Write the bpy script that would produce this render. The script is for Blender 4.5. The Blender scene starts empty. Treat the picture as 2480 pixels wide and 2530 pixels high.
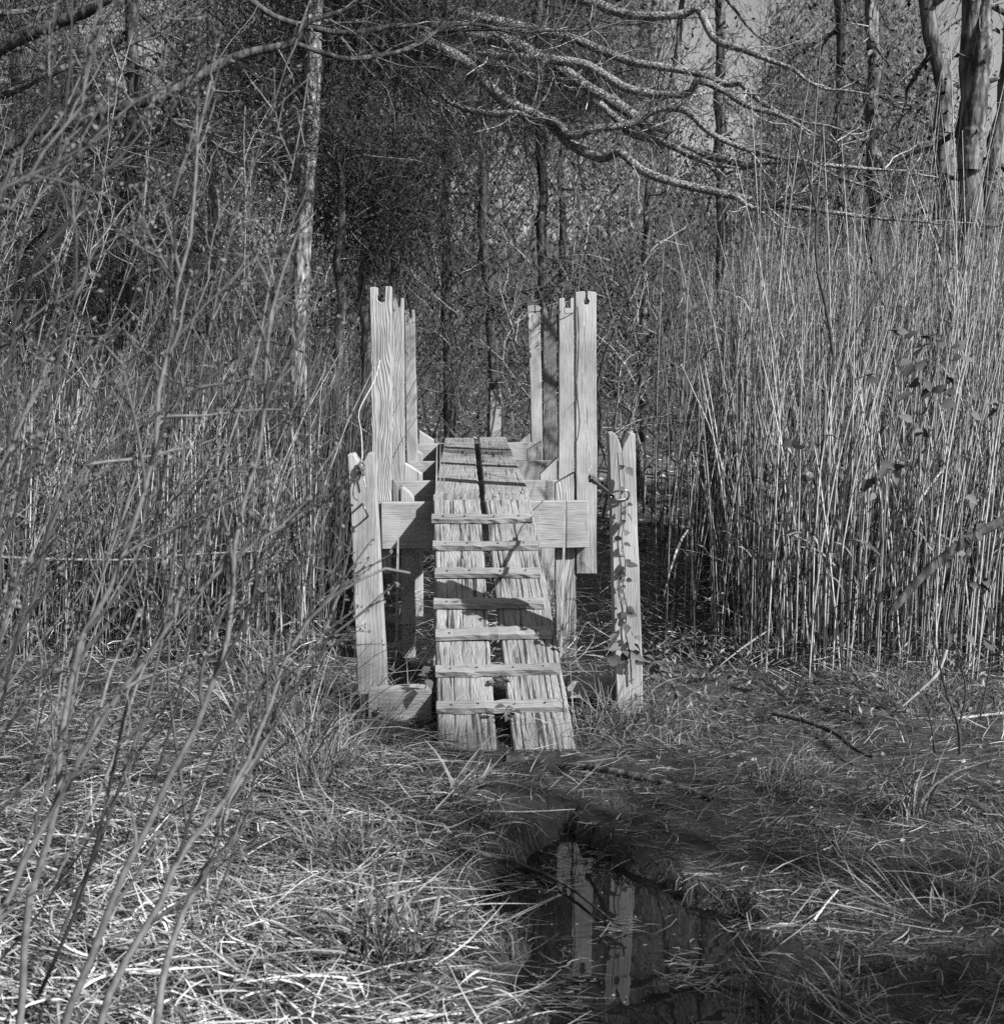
import bpy, bmesh, math
import numpy as np
from mathutils import Vector, Matrix

rad = math.radians
scene = bpy.context.scene
COL = scene.collection

# ------------------------------------------------------------------ camera
F, CX, CY = 3543.0, 1240.0, 1265.0            # photograph's focal length and centre, in its own pixels
PITCH = rad(6.76)
CAM = np.array([0.0, 0.0, 1.5])
cam_d = bpy.data.cameras.new('camera')
cam = bpy.data.objects.new('camera', cam_d)
COL.objects.link(cam)
cam.location = CAM
cam.rotation_euler = (rad(90) - PITCH, 0, 0)
cam_d.sensor_fit = 'HORIZONTAL'
cam_d.sensor_width = 56.0
cam_d.lens = 80.0
cam_d.clip_start = 0.05
cam_d.clip_end = 2000
cam_d.dof.use_dof = True
cam_d.dof.focus_distance = 6.9
cam_d.dof.aperture_fstop = 14.0
scene.camera = cam

# ------------------------------------------------------------------ sky and sun (black and white photograph: neutral light)
SUN_AZ, SUN_EL = rad(52), rad(36.5)              # to the right of and behind the camera
world = bpy.data.worlds.new('World')
scene.world = world
world.use_nodes = True
wn = world.node_tree
wn.nodes.clear()
sky = wn.nodes.new('ShaderNodeTexSky')
sky.sky_type = 'NISHITA'
sky.sun_disc = False
sky.sun_elevation = SUN_EL
sky.sun_rotation = rad(180) - SUN_AZ
bw = wn.nodes.new('ShaderNodeRGBToBW')
bg = wn.nodes.new('ShaderNodeBackground')
bg.inputs['Strength'].default_value = 0.07
wo = wn.nodes.new('ShaderNodeOutputWorld')
wn.links.new(sky.outputs[0], bw.inputs[0])
wn.links.new(bw.outputs[0], bg.inputs[0])
wn.links.new(bg.outputs[0], wo.inputs[0])

sun_d = bpy.data.lights.new('sun', 'SUN')
sun_d.energy = 5.0
sun_d.angle = rad(0.53)
sun_d.color = (1.0, 1.0, 1.0)
sun = bpy.data.objects.new('sun', sun_d)
COL.objects.link(sun)
sdir = Vector((math.sin(SUN_AZ) * math.cos(SUN_EL), -math.cos(SUN_AZ) * math.cos(SUN_EL), math.sin(SUN_EL)))
sun.location = sdir * 30
sun.rotation_euler = sdir.to_track_quat('Z', 'Y').to_euler()

vs = scene.view_settings
vs.view_transform = 'Standard'
vs.look = 'None'
vs.exposure = 0.85
vs.gamma = 1.0
vs.use_curve_mapping = False
scene.cycles.use_denoising = False
scene.cycles.max_bounces = 3
scene.cycles.diffuse_bounces = 1
scene.cycles.glossy_bounces = 2
scene.cycles.transmission_bounces = 2
scene.cycles.use_adaptive_sampling = False
world.cycles.sampling_method = 'NONE'

# ------------------------------------------------------------------ helpers
cp, sp_ = math.cos(PITCH), math.sin(PITCH)


def W(px, py, Y):
    """point of the place seen at photo pixel (px, py), Y metres ahead"""
    dx, dy = (px - CX) / F, (CY - py) / F
    d = np.array([dx, cp + dy * sp_, -sp_ + dy * cp])
    return CAM + d * (Y / d[1])


def px_size(Y):
    return Y / F


rng = np.random.default_rng(7)
_G = np.random.default_rng(3).random((256, 256))


def vnoise(x, y):
    x = np.asarray(x, float); y = np.asarray(y, float)
    xi = np.floor(x).astype(int); yi = np.floor(y).astype(int)
    fx = x - xi; fy = y - yi
    fx = fx * fx * (3 - 2 * fx); fy = fy * fy * (3 - 2 * fy)
    a = _G[xi & 255, yi & 255]; b = _G[(xi + 1) & 255, yi & 255]
    c = _G[xi & 255, (yi + 1) & 255]; d = _G[(xi + 1) & 255, (yi + 1) & 255]
    return (a * (1 - fx) + b * fx) * (1 - fy) + (c * (1 - fx) + d * fx) * fy


def sstep(a, b, x):
    t = np.clip((np.asarray(x, float) - a) / (b - a), 0, 1)
    return t * t * (3 - 2 * t)


def ground_h(x, y):
    x = np.asarray(x, float); y = np.asarray(y, float)
    h = 0.05 + 0.06 * (vnoise(x * 1.3 + 11, y * 1.3 + 5) - 0.5) + 0.035 * (vnoise(x * 4 + 3, y * 4) - 0.5)
    # the puddle on the trail
    pcx = np.interp(y, [1.8, 3.0, 3.5, 4.0, 4.4], [0.50, 0.40, 0.28, 0.20, 0.18])
    pw = np.interp(y, [1.5, 2.4, 3.0, 3.5, 3.85, 4.05, 4.2], [0.2, 0.52, 0.46, 0.36, 0.30, 0.20, 0.02])
    d = np.abs(x - pcx) / pw + 1.0 * (vnoise(x * 5 + 40, y * 5 + 9) - 0.5) + 0.18 * (vnoise(x * 15 + 4, y * 15 + 9) - 0.5)
    h = h - 0.13 * (1 - sstep(0.55, 1.15, d)) * sstep(1.4, 1.9, y)
    # left bank of straw is a bit higher
    h = h + 0.07 * sstep(-0.35, -1.4, x) * sstep(6.6, 4.8, y)
    h = h + 0.06 * sstep(1.1, 1.9, x) * sstep(6.6, 3.6, y)
    # trail levels out at the ramp's foot
    k = np.exp(-(((x + 0.02) / 0.48) ** 2 + ((y - 5.2) / 0.5) ** 2))
    h = h * (1 - k) + 0.03 * k
    # ditch under the footbridge, reeds grow in it
    h = h - 0.12 * sstep(6.2, 7.2, y) * (1 - sstep(10.0, 11.6, y))
    # the wood's floor
    h = h + 0.12 * sstep(11, 16, y) + 0.25 * (vnoise(x * 0.2 + 7, y * 0.2) - 0.3) * sstep(12, 22, y)
    # wooded rise beyond
    h = h + (4.6 + 3.5 * vnoise(x * 0.06 + 2, y * 0.03)) * sstep(30, 75, y)
    return h


def tag(o, label, cat=None, group=None, kind=None):
    o['label'] = label
    if cat:
        o['category'] = cat
    if group:
        o['group'] = group
    if kind:
        o['kind'] = kind
    return o


def thing(name, label, cat, loc=(0, 0, 0), group=None):
    o = bpy.data.objects.new(name, None)
    o.empty_display_size = 0.1
    COL.objects.link(o)
    o.location = loc
    return tag(o, label, cat, group)


def link(name, me, parent=None, mat=None):
    o = bpy.data.objects.new(name, me)
    if name in ('twigs', 'buds', 'crown', 'foliage'):
        o['kind'] = 'stuff'                    # too fine to pick apart one by one
    COL.objects.link(o)
    if mat and not me.materials:
        me.materials.append(mat)
    if parent is not None:
        o.parent = parent
        o.matrix_parent_inverse = Matrix.Translation(-Vector(parent.location))
    return o


def spline(pts, K):
    """Catmull-Rom through pts, K samples evenly spread along it"""
    P = np.asarray(pts, float)
    if len(P) == 2:
        t = np.linspace(0, 1, K)[:, None]
        return P[0] * (1 - t) + P[1] * t
    Q = np.vstack([2 * P[0] - P[1], P, 2 * P[-1] - P[-2]])
    seg = 8
    out = []
    for i in range(len(P) - 1):
        p0, p1, p2, p3 = Q[i:i + 4]
        t = np.linspace(0, 1, seg, endpoint=False)[:, None]
        out.append(0.5 * (2 * p1 + (p2 - p0) * t + (2 * p0 - 5 * p1 + 4 * p2 - p3) * t ** 2 + (3 * p1 - p0 - 3 * p2 + p3) * t ** 3))
    out.append(P[-1:])
    C = np.vstack(out)
    s = np.r_[0, np.cumsum(np.linalg.norm(np.diff(C, axis=0), axis=1))]
    u = np.linspace(0, s[-1], K)
    return np.stack([np.interp(u, s, C[:, k]) for k in range(3)], 1)


def norm(v):
    return v / np.maximum(np.linalg.norm(v, axis=-1, keepdims=True), 1e-9)


class Acc:
    """collects quads of many tubes / blades / leaves into one mesh"""

    def __init__(self):
        self.v, self.q, self.t, self.n = [], [], [], 0

    def _push(self, v, q, t):
        self.v.append(v.reshape(-1, 3)); self.q.append(q.reshape(-1, 4) + self.n); self.t.append(t.reshape(-1))
        self.n += self.v[-1].shape[0]

    def tubes(self, P, R, sides=4, tone=None):
        P = np.asarray(P, float)
        if P.ndim == 2:
            P = P[None]
        N, K, _ = P.shape
        R = np.broadcast_to(np.asarray(R, float), (N, K))
        tone = np.broadcast_to(np.asarray(0.5 if tone is None else tone, float).reshape(-1, 1), (N, 1))
        T = norm(np.gradient(P, axis=1))
        m = norm(T.mean(1))
        ref = np.where(np.abs(m[:, 2:3]) > 0.8, np.array([[1.0, 0, 0]]), np.array([[0, 0, 1.0]]))[:, None, :]
        A = norm(np.cross(T, ref)); B = np.cross(T, A)
        a = np.arange(sides) * 2 * np.pi / sides
        V = P[:, :, None, :] + R[:, :, None, None] * (np.cos(a)[None, None, :, None] * A[:, :, None, :] + np.sin(a)[None, None, :, None] * B[:, :, None, :])
        idx = np.arange(N * K * sides).reshape(N, K, sides)
        nx = np.roll(idx, -1, axis=2)
        q = np.stack([idx[:, :-1], nx[:, :-1], nx[:, 1:], idx[:, 1:]], -1)
        self._push(V, q, np.broadcast_to(tone[:, :, None], (N, K, sides)))
        return self

    def ribbons(self, P, Wd, side=None, tone=None):
        P = np.asarray(P, float)
        if P.ndim == 2:
            P = P[None]
        N, K, _ = P.shape
        Wd = np.broadcast_to(np.asarray(Wd, float), (N, K))
        tone = np.broadcast_to(np.asarray(0.5 if tone is None else tone, float).reshape(-1, 1), (N, 1))
        T = norm(np.gradient(P, axis=1))
        if side is None:
            side = rng.normal(size=(N, 3))
        S = norm(np.cross(T, np.cross(np.broadcast_to(side[:, None, :], T.shape), T)))
        V = np.stack([P - S * Wd[..., None] / 2, P + S * Wd[..., None] / 2], 2)
        idx = np.arange(N * K * 2).reshape(N, K, 2)
        q = np.stack([idx[:, :-1, 0], idx[:, :-1, 1], idx[:, 1:, 1], idx[:, 1:, 0]], -1)
        self._push(V, q, np.broadcast_to(tone[:, :, None], (N, K, 2)))
        return self

    def leaves(self, C, size, tone=None, axis=None, aspect=0.5):
        """pointed leaf quads (diamonds) at C"""
        C = np.asarray(C, float)
        N = len(C)
        size = np.broadcast_to(np.asarray(size, float), (N,))[:, None]
        a = norm(rng.normal(size=(N, 3)) if axis is None else axis)
        b = norm(np.cross(a, rng.normal(size=(N, 3))))
        c = np.cross(a, b)
        V = np.stack([C - a * size * 0.5, C + b * size * aspect * 0.5 + c * size * 0.06, C + a * size * 0.5, C - b * size * aspect * 0.5 + c * size * 0.06], 1)
        idx = np.arange(N * 4).reshape(N, 4)
        tone = np.broadcast_to(np.asarray(0.5 if tone is None else tone, float).reshape(-1, 1), (N, 1))
        self._push(V, idx, np.broadcast_to(tone, (N, 4)))
        return self

    def mesh(self, name, smooth=True, origin=None):
        V = np.vstack(self.v); Q = np.vstack(self.q); T = np.concatenate(self.t)
        if origin is not None:
            V = V - np.asarray(origin)
        me = bpy.data.meshes.new(name)
        me.vertices.add(len(V)); me.vertices.foreach_set('co', V.astype(np.float32).ravel())
        me.loops.add(Q.size); me.loops.foreach_set('vertex_index', Q.astype(np.int32).ravel())
        me.polygons.add(len(Q)); me.polygons.foreach_set('loop_start', np.arange(0, Q.size, 4, dtype=np.int32))
        me.polygons.foreach_set('use_smooth', np.full(len(Q), smooth))
        at = me.attributes.new('tone', 'FLOAT', 'POINT')
        at.data.foreach_set('value', T.astype(np.float32))
        me.update(calc_edges=True)
        return me

    def build(self, name, mat, parent=None, smooth=True, origin=None):
        me = self.mesh(name, smooth)
        return link(name, me, parent, mat)


def grow(r, start, d, length, K=7, wob=0.25, up=0.0):
    """a wandering twig: K points"""
    d = np.asarray(d, float); d = d / np.linalg.norm(d)
    P = [np.asarray(start, float)]
    st = length / (K - 1)
    for _ in range(K - 1):
        d = d + r.normal(size=3) * wob + np.array([0, 0, up])
        d = d / np.linalg.norm(d)
        P.append(P[-1] + d * st)
    return np.array(P)


def shoots(r, path, n, lo, hi, length, ang=(25, 55), K=6, wob=0.18, up=0.05, bias=None):
    """n side shoots along a path (alternating), between fractions lo..hi"""
    out = []
    T = norm(np.gradient(path, axis=0))
    L = len(path) - 1
    for i in range(n):
        f = lo + (hi - lo) * (i + r.random()) / n
        k = f * L
        i0 = min(int(k), L - 1)
        p = path[i0] + (path[i0 + 1] - path[i0]) * (k - i0)
        t = T[i0]
        s = r.normal(size=3)
        if bias is not None:
            s = s + bias
        s = s - t * np.dot(s, t); s = s / np.linalg.norm(s)
        a = rad(r.uniform(*ang))
        out.append(grow(r, p, t * math.cos(a) + s * math.sin(a), length * r.uniform(0.5, 1.2) * (1.1 - 0.6 * f), K, wob, up))
    return out


# ------------------------------------------------------------------ materials (all neutral: the photograph is black and white)
def new_mat(name):
    m = bpy.data.materials.new(name)
    m.use_nodes = True
    nt = m.node_tree
    b = nt.nodes['Principled BSDF']
    return m, nt, b


def N_(nt, t, **kw):
    n = nt.nodes.new(t)
    for k, v in kw.items():
        setattr(n, k, v)
    return n


def ramp(nt, pts, interp='LINEAR'):
    n = nt.nodes.new('ShaderNodeValToRGB')
    e = n.color_ramp.elements
    n.color_ramp.interpolation = interp
    while len(e) < len(pts):
        e.new(0.5)
    for k, (p, c) in enumerate(pts):
        e[k].position = p
        e[k].color = (c, c, c, 1)
    return n


def mathn(nt, op, a, b=None, c=None):
    n = nt.nodes.new('ShaderNodeMath'); n.operation = op
    for i, v in enumerate((a, b, c)):
        if v is None:
            continue
        if isinstance(v, (int, float)):
            n.inputs[i].default_value = v
        else:
            nt.links.new(v, n.inputs[i])
    return n.outputs[0]


def grey_mat(name, lo, hi, rough=0.85, noise=30.0, amount=0.35, spec=0.3, bump=0.0, stretch=None, transl=0.0):
    """tone attribute (per blade / twig) picks a grey between lo and hi; object-space noise mottles it"""
    m, nt, b = new_mat(name)
    at = N_(nt, 'ShaderNodeAttribute', attribute_name='tone')
    mr = N_(nt, 'ShaderNodeMapRange')
    mr.inputs['To Min'].default_value = lo; mr.inputs['To Max'].default_value = hi
    nt.links.new(at.outputs['Fac'], mr.inputs['Value'])
    tc = N_(nt, 'ShaderNodeTexCoord')
    mp = N_(nt, 'ShaderNodeMapping')
    if stretch:
        mp.inputs['Scale'].default_value = stretch
    nt.links.new(tc.outputs['Object'], mp.inputs['Vector'])
    nz = N_(nt, 'ShaderNodeTexNoise')
    nz.inputs['Scale'].default_value = noise; nz.inputs['Detail'].default_value = 1
    nt.links.new(mp.outputs[0], nz.inputs['Vector'])
    r2 = N_(nt, 'ShaderNodeMapRange')
    r2.inputs['From Min'].default_value = 0.3; r2.inputs['From Max'].default_value = 0.7
    r2.inputs['To Min'].default_value = 1 - amount; r2.inputs['To Max'].default_value = 1 + amount
    nt.links.new(nz.outputs['Fac'], r2.inputs['Value'])
    col = mathn(nt, 'MULTIPLY', mr.outputs[0], r2.outputs[0]) if amount else mr.outputs[0]
    nt.links.new(col, b.inputs['Base Color'])
    b.inputs['Roughness'].default_value = rough
    b.inputs['Specular IOR Level'].default_value = spec
    if bump:
        bp = N_(nt, 'ShaderNodeBump')
        bp.inputs['Strength'].default_value = bump; bp.inputs['Distance'].default_value = 0.01
        nt.links.new(nz.outputs['Fac'], bp.inputs['Height'])
        nt.links.new(bp.outputs[0], b.inputs['Normal'])
    if transl:
        tr = N_(nt, 'ShaderNodeBsdfTranslucent')
        nt.links.new(col, tr.inputs['Color'])
        mx = N_(nt, 'ShaderNodeMixShader'); mx.inputs[0].default_value = transl
        nt.links.new(b.outputs[0], mx.inputs[1]); nt.links.new(tr.outputs[0], mx.inputs[2])
        nt.links.new(mx.outputs[0], nt.nodes['Material Output'].inputs['Surface'])
    return m


def wood_mat(name, dark, light, ring=0.010, ring_amt=0.35, crack=0.66, bump=0.5, distort=0.02, fine=1.0):
    """weathered softwood, grain along local Z"""
    m, nt, b = new_mat(name)
    tc = N_(nt, 'ShaderNodeTexCoord')
    oi = N_(nt, 'ShaderNodeObjectInfo')
    off = mathn(nt, 'MULTIPLY', oi.outputs['Random'], 37.0)
    cb = N_(nt, 'ShaderNodeCombineXYZ')
    nt.links.new(off, cb.inputs[0]); nt.links.new(off, cb.inputs[2])
    ad = N_(nt, 'ShaderNodeVectorMath', operation='ADD')
    nt.links.new(tc.outputs['Object'], ad.inputs[0]); nt.links.new(cb.outputs[0], ad.inputs[1])

    def noise(sc, scale, detail=3, rough=0.5):
        mp = N_(nt, 'ShaderNodeMapping'); mp.inputs['Scale'].default_value = sc
        nt.links.new(ad.outputs[0], mp.inputs['Vector'])
        n = N_(nt, 'ShaderNodeTexNoise')
        n.inputs['Scale'].default_value = scale; n.inputs['Detail'].default_value = detail; n.inputs['Roughness'].default_value = rough
        nt.links.new(mp.outputs[0], n.inputs['Vector'])
        return n.outputs['Fac']
    warp = noise((1, 1, 0.30), 7, 2)
    sx = N_(nt, 'ShaderNodeSeparateXYZ'); nt.links.new(ad.outputs[0], sx.inputs[0])
    xw = mathn(nt, 'MULTIPLY_ADD', warp, distort * 4, sx.outputs[0])
    xw = mathn(nt, 'MULTIPLY_ADD', sx.outputs[1], 0.6, xw)
    cbx = N_(nt, 'ShaderNodeCombineXYZ'); nt.links.new(xw, cbx.inputs[0])
    n1 = N_(nt, 'ShaderNodeTexNoise'); n1.inputs['Scale'].default_value = 0.35 / ring; n1.inputs['Detail'].default_value = 1
    nt.links.new(cbx.outputs[0], n1.inputs['Vector'])
    ph = mathn(nt, 'MULTIPLY', xw, 2 * math.pi / ring)
    ph = mathn(nt, 'MULTIPLY_ADD', n1.outputs['Fac'], 22.0, ph)
    s = mathn(nt, 'SINE', ph)
    rings = mathn(nt, 'MULTIPLY_ADD', s, 0.5, 0.5)
    fib = noise((1, 1, 0.045), 260 * fine, 3, 0.6)
    crk = noise((1, 1, 0.035), 75, 3, 0.5)
    st = noise((1, 1, 0.5), 7, 4, 0.6)
    crv = ramp(nt, [(crack - 0.03, 0.0), (crack + 0.04, 1.0)]); nt.links.new(crk, crv.inputs[0])
    # albedo
    v = mathn(nt, 'MULTIPLY_ADD', rings, ring_amt, 0.5 - ring_amt / 2)
    f2 = mathn(nt, 'SUBTRACT', fib, 0.5)
    v = mathn(nt, 'MULTIPLY_ADD', f2, 1.1, v)
    s2 = mathn(nt, 'SUBTRACT', st, 0.5)
    v = mathn(nt, 'MULTIPLY_ADD', s2, 1.5, v)
    cl = N_(nt, 'ShaderNodeMapRange')
    cl.inputs['To Min'].default_value = dark; cl.inputs['To Max'].default_value = light
    nt.links.new(v, cl.inputs['Value'])
    inv = mathn(nt, 'MULTIPLY_ADD', crv.outputs[0], -0.8, 1.0)
    col = mathn(nt, 'MULTIPLY', cl.outputs[0], inv)
    nt.links.new(col, b.inputs['Base Color'])
    b.inputs['Roughness'].default_value = 0.85
    b.inputs['Specular IOR Level'].default_value = 0.25
    hgt = mathn(nt, 'MULTIPLY_ADD', rings, ring_amt, mathn(nt, 'MULTIPLY', fib, 0.6))
    hgt = mathn(nt, 'MULTIPLY_ADD', crv.outputs[0], -1.5, hgt)
    bp = N_(nt, 'ShaderNodeBump')
    bp.inputs['Strength'].default_value = bump; bp.inputs['Distance'].default_value = 0.004
    nt.links.new(hgt, bp.inputs['Height']); nt.links.new(bp.outputs[0], b.inputs['Normal'])
    return m


def bark_mat(name, dark, light, scale=26.0, bump=0.8, zs=0.25):
    m, nt, b = new_mat(name)
    tc = N_(nt, 'ShaderNodeTexCoord')
    mp = N_(nt, 'ShaderNodeMapping'); mp.inputs['Scale'].default_value = (1, 1, zs)
    nt.links.new(tc.outputs['Object'], mp.inputs['Vector'])
    nz = N_(nt, 'ShaderNodeTexNoise'); nz.inputs['Scale'].default_value = scale; nz.inputs['Detail'].default_value = 5; nz.inputs['Roughness'].default_value = 0.65
    vo = N_(nt, 'ShaderNodeTexVoronoi'); vo.inputs['Scale'].default_value = scale * 1.2
    nt.links.new(mp.outputs[0], nz.inputs['Vector']); nt.links.new(mp.outputs[0], vo.inputs['Vector'])
    n2 = N_(nt, 'ShaderNodeTexNoise'); n2.inputs['Scale'].default_value = 4; n2.inputs['Detail'].default_value = 3
    nt.links.new(tc.outputs['Object'], n2.inputs['Vector'])
    v = mathn(nt, 'MULTIPLY_ADD', vo.outputs['Distance'], -0.55, nz.outputs['Fac'])
    v = mathn(nt, 'ADD', v, 0.22)
    v = mathn(nt, 'MULTIPLY_ADD', n2.outputs['Fac'], 0.5, mathn(nt, 'SUBTRACT', v, 0.25))
    cr = ramp(nt, [(0.3, dark), (0.7, light)]); nt.links.new(v, cr.inputs[0])
    nt.links.new(cr.outputs[0], b.inputs['Base Color'])
    b.inputs['Roughness'].default_value = 0.9; b.inputs['Specular IOR Level'].default_value = 0.2
    bp = N_(nt, 'ShaderNodeBump'); bp.inputs['Strength'].default_value = bump; bp.inputs['Distance'].default_value = 0.02
    nt.links.new(v, bp.inputs['Height']); nt.links.new(bp.outputs[0], b.inputs['Normal'])
    return m


M = {}
M['wood'] = wood_mat('weathered_wood', 0.13, 0.45, ring=0.012, ring_amt=0.18, crack=0.69, bump=0.5, fine=1.2)
M['wood_grain'] = wood_mat('raised_grain_wood', 0.13, 0.46, ring=0.011, ring_amt=0.55, crack=0.70, bump=0.9, distort=0.032)
M['wood_dark'] = wood_mat('dark_grained_wood', 0.07, 0.26, ring=0.013, ring_amt=0.5, crack=0.66, bump=0.7, distort=0.03)
M['plank'] = wood_mat('rutted_plank_wood', 0.09, 0.34, ring=0.011, ring_amt=0.30, crack=0.585, bump=0.4, distort=0.03)
M['deck'] = wood_mat('deck_plank_wood', 0.14, 0.34, ring=0.016, ring_amt=0.25, crack=0.66, bump=0.6, distort=0.02)
M['cleat'] = wood_mat('cleat_wood', 0.11, 0.32, ring=0.012, ring_amt=0.3, crack=0.68, bump=0.5)
M['bark_pale'] = bark_mat('pale_fissured_bark', 0.05, 0.38, 34, 1.0, 0.3)
M['bark'] = bark_mat('grey_bark', 0.04, 0.20, 22, 0.8, 0.25)
M['bark_dark'] = bark_mat('dark_bark', 0.025, 0.12, 22, 0.8, 0.25)
M['limb'] = bark_mat('lichened_limb_bark', 0.07, 0.36, 60, 0.7, 1.0)
M['stem'] = grey_mat('shrub_stem_bark', 0.008, 0.26, 0.7, 60, 0.3)
M['twig'] = grey_mat('twig_bark', 0.012, 0.20, 0.8, 40, 0.3)
M['twig_pale'] = grey_mat('pale_twig_bark', 0.05, 0.42, 0.8, 40, 0.3)
M['leaf'] = grey_mat('evergreen_leaf', 0.012, 0.085, 0.8, 8, 0.0, 0.1)
M['needle'] = grey_mat('cedar_needle', 0.010, 0.07, 0.8, 8, 0.0, 0.1)
M['bud'] = grey_mat('opening_bud', 0.03, 0.14, 0.7, 60, 0.3)
M['reed'] = grey_mat('dry_reed', 0.018, 0.44, 0.6, 25, 0.3, 0.4)
M['straw'] = grey_mat('dry_straw', 0.02, 0.56, 0.65, 40, 0.25, 0.4)
M['grass'] = grey_mat('green_grass', 0.010, 0.25, 0.6, 20, 0.3, 0.4)
M['ivy'] = grey_mat('ivy_leaf', 0.02, 0.12, 0.7, 60, 0.3, 0.15)
M['litter'] = grey_mat('dead_leaf', 0.03, 0.22, 0.8, 20, 0.3)
M['forest_litter'] = grey_mat('pale_fallen_leaf', 0.05, 0.45, 0.8, 20, 0.3, 0.1)
M['metal'] = grey_mat('dull_steel', 0.10, 0.30, 0.4, 80, 0.3, 0.6)
M['metal'].node_tree.nodes['Principled BSDF'].inputs['Metallic'].default_value = 0.6
M['rope'] = grey_mat('old_rope', 0.05, 0.22, 0.9, 200, 0.5, 0.1, bump=0.6)
M['wire'] = grey_mat('twine', 0.2, 0.45, 0.7, 60, 0.2)
M['hook'] = grey_mat('rusted_wire', 0.03, 0.08, 0.8, 60, 0.2)

m, nt, b = new_mat('wet_soil')
tc = N_(nt, 'ShaderNodeTexCoord')
nz = N_(nt, 'ShaderNodeTexNoise'); nz.inputs['Scale'].default_value = 9; nz.inputs['Detail'].default_value = 8; nz.inputs['Roughness'].default_value = 0.7
nt.links.new(tc.outputs['Object'], nz.inputs['Vector'])
cr = ramp(nt, [(0.35, 0.012), (0.7, 0.07)]); nt.links.new(nz.outputs['Fac'], cr.inputs[0])
sz = N_(nt, 'ShaderNodeSeparateXYZ'); nt.links.new(tc.outputs['Object'], sz.inputs[0])
wv = N_(nt, 'ShaderNodeMapRange'); wv.inputs['From Min'].default_value = 0.0; wv.inputs['From Max'].default_value = 0.05
wv.inputs['To Min'].default_value = 0.35; wv.inputs['To Max'].default_value = 0.9
nt.links.new(sz.outputs[2], wv.inputs['Value'])
wd_ = N_(nt, 'ShaderNodeMapRange'); wd_.inputs['From Min'].default_value = 0.0; wd_.inputs['From Max'].default_value = 0.06; wd_.inputs['To Min'].default_value = 0.35; wd_.inputs['To Max'].default_value = 1.0
nt.links.new(sz.outputs[2], wd_.inputs['Value'])
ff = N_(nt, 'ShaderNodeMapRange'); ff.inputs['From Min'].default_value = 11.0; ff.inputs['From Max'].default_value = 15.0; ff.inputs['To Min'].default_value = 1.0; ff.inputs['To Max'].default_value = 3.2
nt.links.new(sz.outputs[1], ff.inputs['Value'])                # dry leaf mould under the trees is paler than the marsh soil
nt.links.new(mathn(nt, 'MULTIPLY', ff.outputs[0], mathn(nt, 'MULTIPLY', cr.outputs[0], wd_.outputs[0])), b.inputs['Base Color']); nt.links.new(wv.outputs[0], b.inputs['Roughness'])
bp = N_(nt, 'ShaderNodeBump'); bp.inputs['Distance'].default_value = 0.03; nt.links.new(nz.outputs['Fac'], bp.inputs['Height']); nt.links.new(bp.outputs[0], b.inputs['Normal'])
M['soil'] = m

m, nt, b = new_mat('still_water')
b.inputs['Base Color'].default_value = (0.006, 0.006, 0.006, 1)
b.inputs['Roughness'].default_value = 0.015
b.inputs['IOR'].default_value = 1.42
b.inputs['Specular IOR Level'].default_value = 0.6
tc = N_(nt, 'ShaderNodeTexCoord')
nz = N_(nt, 'ShaderNodeTexNoise'); nz.inputs['Scale'].default_value = 7; nz.inputs['Detail'].default_value = 2
nt.links.new(tc.outputs['Object'], nz.inputs['Vector'])
bp = N_(nt, 'ShaderNodeBump'); bp.inputs['Strength'].default_value = 0.05; bp.inputs['Distance'].default_value = 0.008
nt.links.new(nz.outputs['Fac'], bp.inputs['Height']); nt.links.new(bp.outputs[0], b.inputs['Normal'])
M['water'] = m

# ------------------------------------------------------------------ ground and water
def axis_pts(lo, a, b, hi, fine, n_out):
    mid = np.arange(a, b + fine, fine)
    l = a - np.geomspace(fine, a - lo, n_out)[::-1]
    r = b + fine + np.geomspace(fine, hi - b - fine, n_out)
    return np.unique(np.r_[l, mid, r])


gx = axis_pts(-90, -3.4, 3.4, 90, 0.045, 34)
gy = axis_pts(-30, 1.2, 12.0, 170, 0.05, 60)
GX, GY = np.meshgrid(gx, gy, indexing='ij')
GZ = ground_h(GX, GY)
a = Acc()
V = np.stack([GX, GY, GZ], -1)
idx = np.arange(GX.size).reshape(GX.shape)
q = np.stack([idx[:-1, :-1], idx[1:, :-1], idx[1:, 1:], idx[:-1, 1:]], -1)
a._push(V, q, np.full(GX.size, 0.5))
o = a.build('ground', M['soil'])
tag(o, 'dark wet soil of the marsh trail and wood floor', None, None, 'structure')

bm = bmesh.new()
wp = [bm.verts.new((x, y, 0.0)) for x, y in [(-0.7, 1.2), (1.7, 1.2), (1.7, 4.7), (-0.7, 4.7)]]
bm.faces.new(wp)
me = bpy.data.meshes.new('puddle_water'); bm.to_mesh(me); bm.free()
o = link('puddle_water', me, None, M['water'])
tag(o, 'still dark puddle on the trail reflecting the posts', None, None, 'structure')

# ------------------------------------------------------------------ the footbridge
BR = thing('footbridge', 'weathered wooden plank footbridge with cleated ramp and notched upright posts', 'footbridge', tuple(W(1190, 1620, 7.0)))


def resample(poly, step, jit, r):
    out = []
    n = len(poly)
    for i in range(n):
        p, q2 = np.array(poly[i], float), np.array(poly[(i + 1) % n], float)
        L = np.linalg.norm(q2 - p)
        k = max(1, int(L / step))
        d = (q2 - p) / max(L, 1e-6)
        nrm = np.array([-d[1], d[0]])
        for j in range(k):
            out.append(p + (q2 - p) * j / k + (nrm * r.normal() * jit if j else 0))
    return out


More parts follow.
